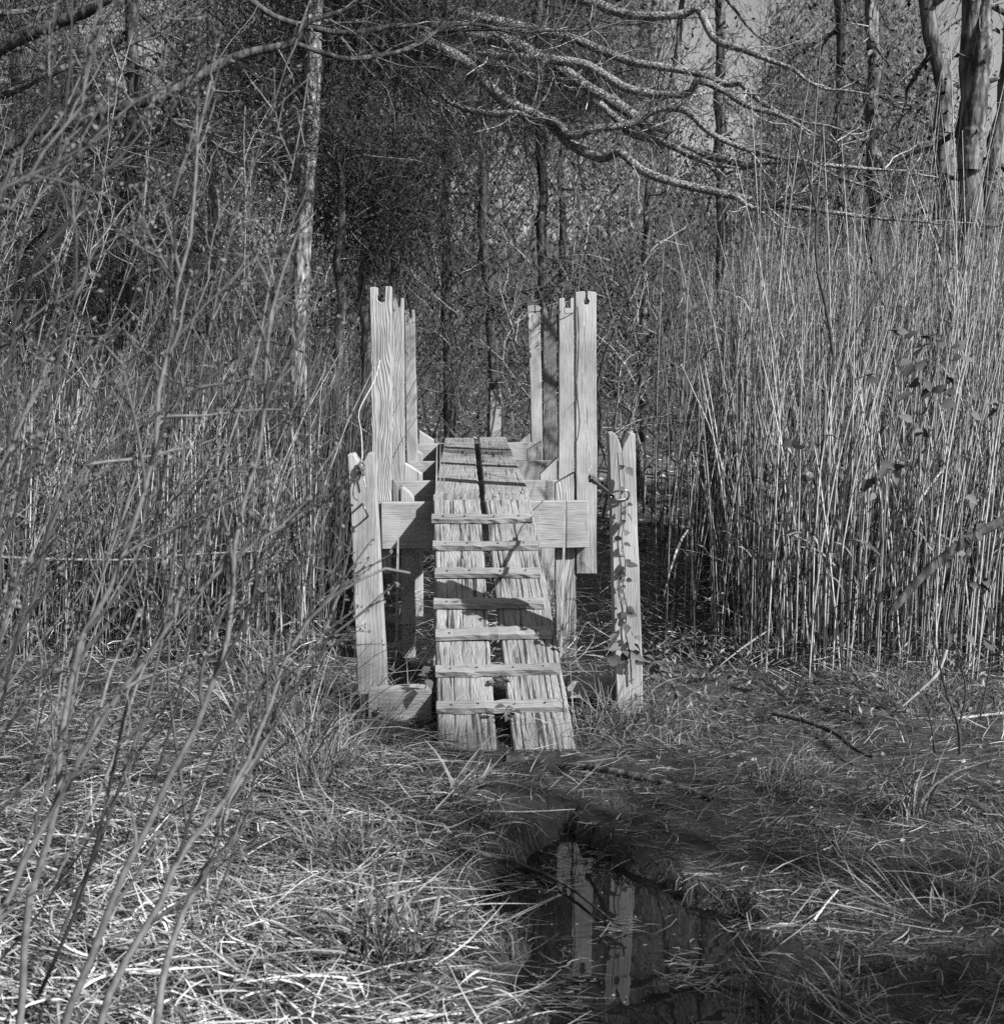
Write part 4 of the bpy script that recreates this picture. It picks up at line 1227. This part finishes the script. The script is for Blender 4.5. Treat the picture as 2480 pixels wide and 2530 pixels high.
# loose straws over the rest of the ground and under the reeds
a = Acc()
X, Y = scatter(r, 10000, -3.4, 3.4, 4.6, 10.2, lambda x, y: sstep(5.5, 6.5, y) * 0.9 + 0.12)
n = len(X); ang = r.uniform(0, 2 * np.pi, n)
nearf = sstep(6.3, 5.6, Y)
blades(a, r, X, Y, r.uniform(0.08, 0.38, n) * (1 - 0.6 * nearf), r.uniform(0.002, 0.005, n) * (1 - 0.4 * nearf), 0.25, np.cos(ang), np.sin(ang), 0.25, r.random(n) ** 1.3 * (1 - 0.4 * nearf), 0.8, 4, r.uniform(0, 0.12, n))
X, Y = scatter(r, 6000, -0.5, 2.4, 2.4, 5.5, lambda x, y: 0.5 * (1 - wet(x, y)))
n = len(X); ang = r.normal(size=n) * 0.7 + 0.3
blades(a, r, X, Y, r.uniform(0.04, 0.16, n), r.uniform(0.0015, 0.004, n), 0.2, np.cos(ang), np.sin(ang), 0.2, r.random(n) ** 1.6 * 0.7, 0.9, 4, r.uniform(0, 0.02, n))
o = a.build('reed_litter', M['straw'], smooth=False)
tag(o, 'fallen straws scattered on the trail and under the reeds', 'litter', None, 'stuff')

# fine green grass on the trail
a = Acc()
X, Y = scatter(r, 160000, -2.9, 3.1, 2.4, 6.8, lambda x, y: (1 - wet(x, y)) * (1 - 0.75 * np.exp(-((x - 0.15) / 0.3) ** 2 - ((y - 4.3) / 0.28) ** 2)) * (0.35 + 0.65 * np.maximum(sstep(-0.6, 0.3, x), sstep(4.2, 4.8, y))) * np.clip(0.15 + 1.3 * vnoise(x * 3.3, y * 3.3 + 8), 0, 1))
n = len(X)
ang = vnoise(X * 1.7 + 30, Y * 1.7) * 7.0 + r.normal(size=n) * 0.5
lay = vnoise(X * 2.3 + 60, Y * 2.3)
kf = np.exp(-(((X + 0.02) / 0.38) ** 2 + ((Y - 4.98) / 0.35) ** 2))
blades(a, r, X, Y, r.uniform(0.025, 0.10, n) * (0.6 + 0.7 * vnoise(X * 2 + 80, Y * 2)) * (1 - 0.65 * kf), r.uniform(0.0013, 0.0034, n), 0.25 + 0.7 * lay, np.cos(ang), np.sin(ang), 0.45, r.beta(0.7, 1.5, n), 0.7, 3)
o = a.build('grass', M['grass'], smooth=False)
tag(o, 'fine short grass matted over the trail', 'grass', None, 'stuff')

# grass and stems standing in shallow water at the puddle's rim, and floating bits
a = Acc()
X, Y = scatter(r, 26000, -0.6, 1.9, 2.3, 4.8, lambda x, y: wet(x, y) * np.clip(1.0 * sstep(0.42, 0.75, vnoise(x * 6.5 + 2, y * 6.5)) + 0.6 * sstep(3.9, 4.25, y), 0, 1) * 0.7)
n = len(X); ang = r.normal(size=n) * 0.5 + np.where(r.random(n) < 0.5, 0, np.pi)
blades(a, r, X, Y, r.uniform(0.015, 0.08, n), r.uniform(0.0012, 0.003, n), 0.06, np.cos(ang), np.sin(ang), 0.25, r.random(n) * 0.75, 1.2, 4, 0.004)
C = np.stack([r.uniform(-0.4, 1.2, 7000), r.uniform(2.4, 4.7, 7000), np.full(7000, 0.003)], 1)
C = C[wet(C[:, 0], C[:, 1]) > 0]
C = C[r.random(len(C)) < 0.12 + 0.88 * sstep(3.8, 4.2, C[:, 1])]
nrm = np.stack([r.normal(size=len(C)), r.normal(size=len(C)), np.zeros(len(C))], 1)
a.leaves(C, r.uniform(0.003, 0.011, len(C)), r.random(len(C)), nrm, 0.6)
o = a.build('floating_debris', M['litter'], smooth=False)
tag(o, 'bits of grass and leaf floating on the puddle', 'debris', None, 'stuff')

# dead leaves on the wood floor and trail
a = Acc()
n = 40000
Y = r.uniform(4.0, 34, n); X = r.uniform(-0.5, 0.5, n) * Y
k = (Y > 10.5) | (r.random(n) < 0.12)
X, Y = X[k], Y[k]
C = np.stack([X, Y, np.maximum(ground_h(X, Y), 0) + r.uniform(0.0, 0.03, len(X))], 1)
C[:, 2] = np.where(Y < 11.5, ground_h(X, Y) + 0.01, C[:, 2])
ax = np.stack([r.normal(size=len(C)), r.normal(size=len(C)), r.normal(size=len(C)) * 0.25], 1)
a.leaves(C, r.uniform(0.03, 0.09, len(C)) * np.where(C[:, 1] < 10.5, 0.4, 1.0), r.random(len(C)) * np.where(C[:, 1] < 10.5, 0.6, 1.0), ax, 0.55)
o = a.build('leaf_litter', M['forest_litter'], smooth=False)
tag(o, 'fallen leaves on the floor of the wood', 'litter', None, 'stuff')

# tussocks, each its own plant
def tussock(label, px, py, n, L, wid, tone, up=1.2, spread=0.45, seed=0, group='grass tussocks on the trail', Yfix=None, dirx=0.0, rad_=0.05):
    r2 = np.random.default_rng(seed + 40)
    # where the view ray through (px,py) meets the soil
    Yg = Yfix
    if Yg is None:
        Yg = 3.0
        for _ in range(25):
            p = W(px, py, Yg)
            g = float(np.maximum(ground_h(p[0], Yg), 0))
            dy = (p[2] - g)
            sl = (W(px, py, Yg + 0.05)[2] - p[2]) / 0.05
            Yg = float(np.clip(Yg - dy / sl, 1.6, 9))
    p = W(px, py, Yg)
    L = L * 1.12; rad_ = rad_ * 1.15
    aa = Acc()
    X = p[0] + r2.normal(size=n) * rad_; Y = Yg + r2.normal(size=n) * rad_ * 0.8
    global rng
    blades(aa, r2, X, Y, r2.uniform(0.5, 1.15, n) * L, r2.uniform(0.7, 1.2, n) * wid, up, np.full(n, dirx) + (X - p[0]) * 4, (Y - Yg) * 4, spread, r2.uniform(*tone, n), 0.55, 6)
    org = (p[0], Yg, float(ground_h(p[0], Yg)))
    me = aa.mesh('grass_tussock', smooth=False, origin=org)
    o = link('grass_tussock', me, None, M['grass'])
    o.location = org
    return tag(o, label, 'tussock', group)


tussock('dark sedge tussock in the bright straw at lower centre left', 960, 2370, 200, 0.26, 0.006, (0.15, 0.65), 1.0, 0.4, 1, rad_=0.06)
tussock('broad bladed tuft leaning right below the ramp', 1125, 1985, 34, 0.26, 0.010, (0.35, 0.9), 1.0, 0.35, 2, dirx=0.45, rad_=0.03)
tussock('tall grass clump left of the sill timber', 770, 1930, 240, 0.42, 0.004, (0.2, 0.8), 1.6, 0.25, 3, rad_=0.10)
tussock('tall grass clump in front of the left short post', 822, 1850, 140, 0.30, 0.004, (0.2, 0.8), 1.6, 0.25, 4, rad_=0.07)
tussock('tall pale grass clump at the foot of the left reeds', 690, 1790, 220, 0.46, 0.0045, (0.3, 0.95), 1.7, 0.22, 5, rad_=0.12)
tussock('spiky tussock on the right bank of the trail', 2240, 2020, 70, 0.30, 0.005, (0.3, 0.95), 1.3, 0.35, 6, rad_=0.03)
tussock('soft drooping tussock right of the ramp by the log', 1940, 1960, 160, 0.24, 0.003, (0.2, 0.7), 0.9, 0.5, 7, dirx=0.4, rad_=0.05)
tussock('grass tuft right of the ramp foot', 1480, 1800, 150, 0.28, 0.0035, (0.2, 0.75), 1.3, 0.35, 8, rad_=0.10)
tussock('grass tuft hiding the foot of the ivied post', 1560, 1775, 190, 0.20, 0.0035, (0.2, 0.8), 1.3, 0.35, 9, rad_=0.10)
tussock('low dark tuft between the dark sedge and the tall clumps', 870, 2130, 170, 0.24, 0.004, (0.1, 0.6), 1.2, 0.35, 10, rad_=0.08)
tussock('grass tuft against the left foot of the ramp', 1030, 1880, 90, 0.12, 0.003, (0.1, 0.6), 1.2, 0.4, 11, rad_=0.06)
tussock('small tuft at the puddle edge, bottom right', 2090, 2480, 60, 0.13, 0.004, (0.4, 0.9), 1.0, 0.5, 12, rad_=0.03)
tussock('matted tussock at the right edge of the trail', 2380, 2240, 260, 0.22, 0.003, (0.4, 1.0), 0.7, 0.6, 13, rad_=0.12)
tussock('grass tuft between the left short post and the ramp', 1020, 1760, 60, 0.20, 0.003, (0.2, 0.8), 1.5, 0.25, 14, Yfix=5.6, rad_=0.07)

# tall green blades standing against the cross beam
r = np.random.default_rng(31)
for lb, px, top, Yb in (('single long green blade in front of the left end of the cross beam', 985, 1240, 6.7), ('single long green blade in front of the right end of the cross beam', 1398, 1180, 6.6),
                        ('long blade pair between the left posts and the deck', 1080, 1060, 6.75), ('slim green blade beside the ramp and cross beam', 1335, 1225, 6.65)):
    p1 = W(px, top, Yb); x = p1[0]; g = float(ground_h(x, Yb))
    n = 3 if 'pair' in lb else 1
    aa = Acc()
    for k in range(n):
        Pb = spline([(x - 0.02 + 0.02 * k, Yb, g), (x - 0.01 + 0.02 * k, Yb, (g + p1[2]) / 2), (x + 0.015 * k, Yb, p1[2] - 0.04 * k)], 8)
        aa.ribbons(Pb[None], np.array([0.7, 0.9, 1, 1, 1, 0.8, 0.5, 0.05])[None] * 0.012, np.array([[1, 0.3, 0]]), 0.9 - 0.2 * k)
    me = aa.mesh('reed_shoot', origin=(x, Yb, g))
    o = link('reed_shoot', me, None, M['grass']); o.location = (x, Yb, g)
    tag(o, lb, 'reed shoot', 'young reed blades by the bridge')

# ------------------------------------------------------------------ sticks and logs on the ground
def ground_px(px, py, lift=0.0):
    Yg = 3.0
    for _ in range(30):
        p = W(px, py, Yg)
        g = float(np.maximum(ground_h(p[0], Yg), 0)) + lift
        sl = (W(px, py, Yg + 0.05)[2] - p[2]) / 0.05
        Yg = float(np.clip(Yg - (p[2] - g) / sl, 1.5, 12))
    return W(px, py, Yg)


def stick(name, label, cat, pts, r_px, mat, tone=0.5, lift=0.01, K=18, Y=None, taper=0.5):
    P = [ground_px(x, y, lift) if Y is None else W(x, y, Y) for x, y in pts]
    rr = r_px * px_size(P[0][1])
    S = spline(P, K)
    rj = np.linspace(1, taper, K) * (1 + 0.08 * np.random.default_rng(len(label)).normal(size=K))
    me = Acc().tubes(S[None], rr * rj[None], 8, tone).mesh(name, origin=S[0])
    o = link(name, me, None, mat); o.location = Vector(S[0])
    return tag(o, label, cat)


stick('fallen_log', 'half buried log lying across the trail below the ramp', 'log', [(1245, 1874), (1367, 1893), (1462, 1900), (1556, 1914), (1698, 1950), (1760, 1975)], 13, M['bark'], lift=0.012)
stick('fallen_branch', 'thin dark branch dipping into the puddle', 'branch', [(1102, 2094), (1202, 2113), (1273, 2132), (1344, 2160), (1414, 2198), (1462, 2236), (1509, 2274)], 6, M['bark_dark'], lift=0.015)
stick('fallen_branch', 'short twig angled beside the reflected posts', 'branch', [(1480, 2318), (1494, 2300), (1508, 2278)], 4, M['bark'], lift=0.006)
stick('fallen_tree_log', 'dark fallen trunk slanting through the reeds at the right edge', 'log', [(2560, 1240), (2480, 1285), (2390, 1332), (2290, 1412), (2205, 1505)], 14, M['bark_dark'], Y=5.9, taper=0.8)
stick('fallen_branch', 'pale curved dry stick standing up from the right bank', 'branch', [(2338, 1605), (2318, 1660), (2280, 1700), (2230, 1745)], 5, M['straw'], 0.6, Y=5.2)
stick('dry_cane', 'long straight pale cane lying across the right bank', 'cane', [(2160, 1797), (2300, 1783), (2500, 1760)], 4, M['straw'], 0.8, Y=5.4, taper=0.9)
stick('dry_cane', 'long pale cane lying level through the left reeds', 'cane', [(-40, 1375), (150, 1382), (330, 1383), (480, 1370), (640, 1362)], 4, M['straw'], 0.35, Y=6.05, taper=0.6)
stick('dry_cane', 'pale broken cane on the straw at bottom centre left', 'cane', [(960, 2525), (1040, 2512), (1140, 2505)], 6, M['straw'], 0.9, lift=0.02)
stick('dry_cane', 'pale cane leaning on the bank right of the puddle', 'cane', [(2010, 2275), (2040, 2235), (2070, 2200)], 4, M['straw'], 0.95, lift=0.02)
stick('dry_cane', 'thin cane lying level above the puddle', 'cane', [(1195, 2005), (1300, 2006), (1420, 2000)], 2.5, M['straw'], 0.6, lift=0.01)
stick('fallen_branch', 'dead branch on the right bank below the reeds', 'branch', [(1910, 1762), (1985, 1780), (2060, 1810), (2110, 1850), (2150, 1870)], 8, M['bark_dark'], lift=0.04)
stick('fallen_branch', 'forked dry stick on the mud left of the puddle', 'branch', [(1155, 2175), (1180, 2240), (1230, 2285), (1262, 2310), (1268, 2370)], 4, M['stem'], 0.5, lift=0.012)

# ------------------------------------------------------------------ saplings and brambles in front of the right reeds
def plant_px(name, label, cat, stems, Y, r0, mat, leaf_spots, leaf_size, seed, meshes, group=None, tone=0.3, twigs=0):
    r2 = np.random.default_rng(seed)
    P0 = [np.array(W(x, y, Y)) for x, y in stems[0]]
    g = float(ground_h(P0[0][0], Y))
    t = thing(name, label, cat, (P0[0][0], Y, g), group)
    for k, s in enumerate(stems):
        P = [np.array(W(x, y, Y + 0.03 * k)) for x, y in s]
        if k == 0 and P[0][2] > g:
            P = [np.array([P[0][0], Y, g - 0.02])] + P
        S = spline(P, 20)
        Acc().tubes(S[None], (r0 * (0.6 if k else 1) * np.linspace(1, 0.35, 20))[None], 6, tone).build('stem', mat, t)
        if twigs:
            T2 = np.array(shoots(r2, S, twigs, 0.3, 1.0, 0.22, (25, 55), 6, 0.2, 0.05))
            Acc().tubes(T2, np.linspace(0.002, 0.0008, 6)[None], 4, r2.random(len(T2))).build('twigs', mat, t)
    for (x, y, n) in leaf_spots:
        for j in range(n):
            p = W(x + r2.normal() * 14, y + r2.normal() * 14, Y - 0.02 + r2.normal() * 0.03)
            put_leaf(t, p, np.array([r2.normal(), r2.normal() * 0.6, -0.3 + r2.normal() * 0.6]), np.array([0.3, -0.6, 0.7]) + r2.normal(size=3) * 0.5, leaf_size * r2.uniform(0.7, 1.3), meshes, r2)
    return t


plant_px('forked_sapling', 'thin dark forked sapling standing in the right reeds', 'sapling',
         [[(2008, 1560), (2012, 1418), (2020, 1212), (2046, 1006), (2059, 890), (2040, 760), (2014, 640), (2017, 519), (1985, 400), (1960, 320)], [(2059, 890), (2110, 830), (2180, 700), (2230, 640)], [(2017, 519), (2075, 430), (2140, 350), (2200, 270)]], 6.6, 0.013, M['twig'], [], 0, 1, IVY, None, 0.15, 5)
plant_px('bramble', 'leafy bramble with broad dark leaves in front of the right reeds', 'bramble',
         [[(2330, 1500), (2290, 1250), (2220, 1090), (2190, 960), (2230, 880), (2290, 830)], [(2290, 1250), (2310, 1100), (2280, 1000), (2300, 900), (2370, 860)]], 5.5, 0.0042, M['twig'],
         [(2220, 825, 4), (2300, 850, 5), (2260, 900, 5), (2150, 915, 4), (2330, 960, 6), (2290, 980, 4), (2260, 1060, 4), (2360, 880, 4), (2380, 1010, 3), (2170, 1180, 5), (2200, 1150, 3)], 0.05, 2, IVY, 'brambles in front of the reeds', 0.2)
plant_px('bramble', 'drooping bramble above the fallen trunk at the right edge', 'bramble',
         [[(2420, 1780), (2450, 1600), (2425, 1470), (2400, 1350), (2440, 1200), (2470, 1010)]], 5.3, 0.0036, M['twig'],
         [(2400, 1330, 4), (2430, 1440, 5), (2370, 1360, 4), (2470, 1000, 4), (2390, 1200, 3), (2370, 1570, 4), (2440, 1590, 3)], 0.05, 3, IVY, 'brambles in front of the reeds', 0.2)
plant_px('bramble', 'sparse bramble with a leaf tuft midway in the right reeds', 'bramble',
         [[(2080, 1640), (2060, 1500), (2020, 1330), (1990, 1180), (1965, 1100)]], 6.0, 0.0036, M['twig'],
         [(1965, 1095, 6), (2005, 1150, 3), (1970, 1325, 3), (2010, 1330, 2)], 0.05, 4, DRYLEAF, 'brambles in front of the reeds', 0.2)
plant_px('bare_sapling', 'thin dark bare stems rising at the right edge of the trail', 'sapling',
         [[(2372, 1930), (2368, 1800), (2340, 1720), (2320, 1640), (2300, 1560)], [(2368, 1800), (2385, 1700), (2350, 1560)], [(2310, 1880), (2300, 1790), (2270, 1700)]], 4.75, 0.007, M['twig'], [], 0, 5, IVY, None, 0.1, 3)

# leafy low growth along the foot of the right reeds
r = np.random.default_rng(51)
a = Acc()
n = 1500
Y = r.uniform(5.3, 6.7, n); X = r.uniform(0.45, 1.95, n) * Y / 5.0
base = np.stack([X, Y, ground_h(X, Y) + r.uniform(0.01, 0.16, n)], 1)
a.leaves(base, r.uniform(0.015, 0.04, n), r.uniform(0.05, 0.7, n), np.stack([r.normal(size=n) * 0.6, r.normal(size=n) * 0.6, np.ones(n) * 0.6], 1), 0.35)
o = a.build('undergrowth', M['grass'], smooth=False)
tag(o, 'low leafy undergrowth at the foot of the right reeds', 'undergrowth', None, 'stuff')

# ------------------------------------------------------------------ bare shrubs in the left foreground
def proj(P):
    d = np.asarray(P) - CAM
    fw = d[..., 1] * cp - d[..., 2] * sp_
    up = d[..., 1] * sp_ + d[..., 2] * cp
    return CX + F * d[..., 0] / fw, CY - F * up / fw


def clear_of_bridge(S):
    """shoots that have not been cut back where people walk onto the bridge"""
    px, py = proj(S[-1])
    return px < 800 or (px < 880 and py > 760) or (px < 1000 and py > 1330)


def bare_shrub(label, stems, Y, r0, seed, extra=0, ext_box=None, lat=12, lat_len=0.34, tone=(0.0, 1.0)):
    r2 = np.random.default_rng(seed + 70)
    paths = []
    for pts, y0, y1, w_ in stems:
        P = px_path(pts, (y0, y1))
        g = float(ground_h(P[0][0], P[0][1]))
        if P[0][2] > g:
            dd = norm(P[0] - P[1])
            P = [np.array([P[0][0] + dd[0] * 0.12, P[0][1], g - 0.02])] + P
        S = spline(P, 22)
        S[1:-1] += r2.normal(size=(20, 3)) * 0.003
        paths.append((S, w_ * px_size(y0) * 0.5))
    for k in range(extra):
        x = r2.uniform(ext_box[0], ext_box[1]); y = r2.uniform(ext_box[2], ext_box[3])
        S = grow(r2, (x, y, float(ground_h(x, y)) - 0.02), (0.45 + r2.normal() * 0.22, r2.normal() * 0.12, 1.0), r2.uniform(1.3, 2.4), 22, 0.05, 0.012)
        if not clear_of_bridge(S):
            continue
        paths.append((S, r2.uniform(0.0025, 0.0062)))
    base = paths[0][0][0]
    t = thing('bare_shrub', label, 'shrub', (base[0], base[1], float(ground_h(base[0], base[1]))), 'bare shrubs in the left foreground')
    for S, w_ in paths:
        stem = Acc().tubes(S[None], (w_ * np.linspace(1.0, 0.32, 22))[None], 8, r2.uniform(*tone)).build('stem', M['stem'], t)
        A1 = np.array([q_ for q_ in shoots(r2, S, lat, 0.28, 1.0, lat_len, (18, 45), 7, 0.10, 0.06, np.array([0.5, 0, 0.2])) if clear_of_bridge(q_)] or [S[::3][:7]])
        tw = Acc().tubes(A1, np.linspace(w_ * 0.5, 0.0011, 7)[None], 5, r2.uniform(*tone, len(A1)))
        S2 = []
        for s in A1:
            S2 += [q_ for q_ in shoots(r2, s, 3, 0.25, 0.95, lat_len * 0.4, (20, 45), 5, 0.12, 0.05) if clear_of_bridge(q_)]
        A2 = np.array(S2 or [A1[0][:5]])
        tw.tubes(A2, np.linspace(0.0018, 0.0009, 5)[None], 3, r2.uniform(*tone, len(A2)))
        o1 = tw.build('twigs', M['stem'], None)
        o1.parent = stem; o1.matrix_parent_inverse = Matrix.Translation(-Vector(t.location)).inverted() @ Matrix.Translation(-Vector(t.location))
        # opening buds at the tips
        ends = np.vstack([A1[:, -1], A2[:, -1], A2[:, 2], A1[:, 3]])
        m_ = len(ends)
        C = np.repeat(ends, 4, 0) + r2.normal(size=(m_ * 4, 3)) * 0.004
        o2 = Acc().leaves(C, r2.uniform(0.006, 0.014, len(C)), r2.random(len(C)), None, 0.55).build('buds', M['bud'], None)
        o2.parent = stem
    return t


SA = [(246, 2530), (293, 2410), (350, 2315), (411, 2197), (435, 2122), (496, 2055), (558, 1980), (605, 1885), (652, 1772), (690, 1677), (740, 1560), (850, 1455), (960, 1400), (1012, 1416)]
SB = [(388, 2530), (407, 2410), (421, 2353), (449, 2268), (510, 2140), (562, 1999), (577, 1970), (640, 1850), (720, 1690), (800, 1560), (860, 1430)]
SC = [(170, 2471), (236, 2348), (302, 2188), (354, 2070), (402, 1966), (473, 1819), (520, 1691), (560, 1590), (577, 1500), (574, 1414), (586, 1310), (614, 1206), (643, 1102), (662, 895), (680, 700), (740, 560)]
SD = [(-60, 2400), (0, 2263), (61, 2126), (142, 1980), (180, 1904), (269, 1758), (354, 1630), (470, 1480), (600, 1370), (700, 1300), (790, 1240)]
SE = [(60, 2350), (140, 1980), (150, 1850), (170, 1700), (175, 1630), (250, 1500), (302, 1414), (331, 1273), (373, 1145), (383, 1065), (402, 932), (421, 847), (440, 700), (480, 520), (490, 300), (520, 200)]
SF = [(-60, 1800), (40, 1600), (90, 1450), (130, 1280), (180, 1170), (330, 1080), (480, 960), (600, 860), (760, 760)]
SG = [(-60, 1500), (20, 1330), (60, 1180), (110, 1020), (150, 850), (200, 640), (160, 480), (130, 380), (170, 220), (178, 0)]
SH_ = [(-80, 700), (0, 544), (71, 435), (132, 331), (175, 302), (215, 220), (225, 100), (260, -40)]
SI = [(-60, 1250), (10, 1000), (20, 880), (60, 700), (150, 560), (250, 440), (330, 330), (360, 200), (350, 60)]
SJ = [(420, 850), (455, 690), (480, 500), (500, 380), (540, 250), (560, 200)]
bare_shrub('bare shrub with the long stems slanting across the lower left', [(SA, 2.5, 2.9, 24), (SB, 2.7, 3.1, 22), (SC, 2.3, 2.6, 24)], 2.5, 0.007, 1, 3, (-1.05, -0.55, 2.9, 3.7), tone=(0.05, 0.5))
bare_shrub('bare budding shrub with stems fanning up from the left edge', [(SD, 2.2, 2.6, 26), (SE, 2.4, 2.6, 22), (SF, 2.3, 2.7, 20)], 2.3, 0.007, 2, 3, (-1.3, -0.8, 2.4, 3.2), tone=(0.05, 0.55))
bare_shrub('out of focus bare shrub nearest the top left corner', [(SG, 2.2, 2.4, 16), (SH_, 2.0, 2.2, 20), (SI, 2.3, 2.6, 16)], 2.0, 0.007, 3, 2, (-1.3, -0.9, 2.0, 2.8), tone=(0.0, 0.45))
bare_shrub('twiggy bare shrub standing in front of the left reeds', [], 4.0, 0.006, 4, 17, (-2.3, -0.95, 4.3, 5.8), 15, 0.36)
bare_shrub('dark twiggy shrub just behind the long slanting stems', [], 3.2, 0.006, 6, 20, (-2.0, -0.85, 3.2, 4.6), 15, 0.36, (0.0, 0.7))
bare_shrub('twiggy bare shrub at the left end of the reeds', [], 4.0, 0.006, 5, 14, (-2.7, -1.4, 3.8, 5.6), 15, 0.36)

# unseen tree added on the sunny side: its thin crown shades the right bank
rs = np.random.default_rng(88)
ts = thing('unseen_shade_tree', 'unseen thin tree added on the sunny side of the trail, shading the right bank', 'tree', (7.9, -1.6, float(ground_h(7.9, -1.6))))
gp = spline([(7.9, -1.6, 0.0), (7.85, -1.55, 2.5), (7.7, -1.5, 5.0), (7.6, -1.4, 7.4)], 16)
Acc().tubes(gp[None], np.linspace(0.07, 0.02, 16)[None], 10, 0.5).build('trunk', M['bark'], ts)
tws = Acc(); pts_ = []
for q_ in shoots(rs, gp, 18, 0.55, 1.0, 1.5, (45, 85), 9, 0.14, 0.03):
    Acc().tubes(q_[None], np.linspace(0.02, 0.005, 9)[None], 6, 0.5).build('limb', M['bark'], ts)
    A_ = np.array(shoots(rs, q_, 9, 0.2, 1.0, 0.6, (25, 60), 6, 0.2, 0.02))
    tws.tubes(A_, np.linspace(0.008, 0.002, 6)[None], 4, rs.random(len(A_)))
    pts_.append(A_.reshape(-1, 3))
tws.build('twigs', M['twig'], ts)
pts_ = np.vstack(pts_)
Cs = pts_[rs.integers(len(pts_), size=3000)] + rs.normal(size=(3000, 3)) * 0.09
Acc().leaves(Cs, rs.uniform(0.05, 0.11, 3000), rs.random(3000)).build('crown', M['leaf'], ts)
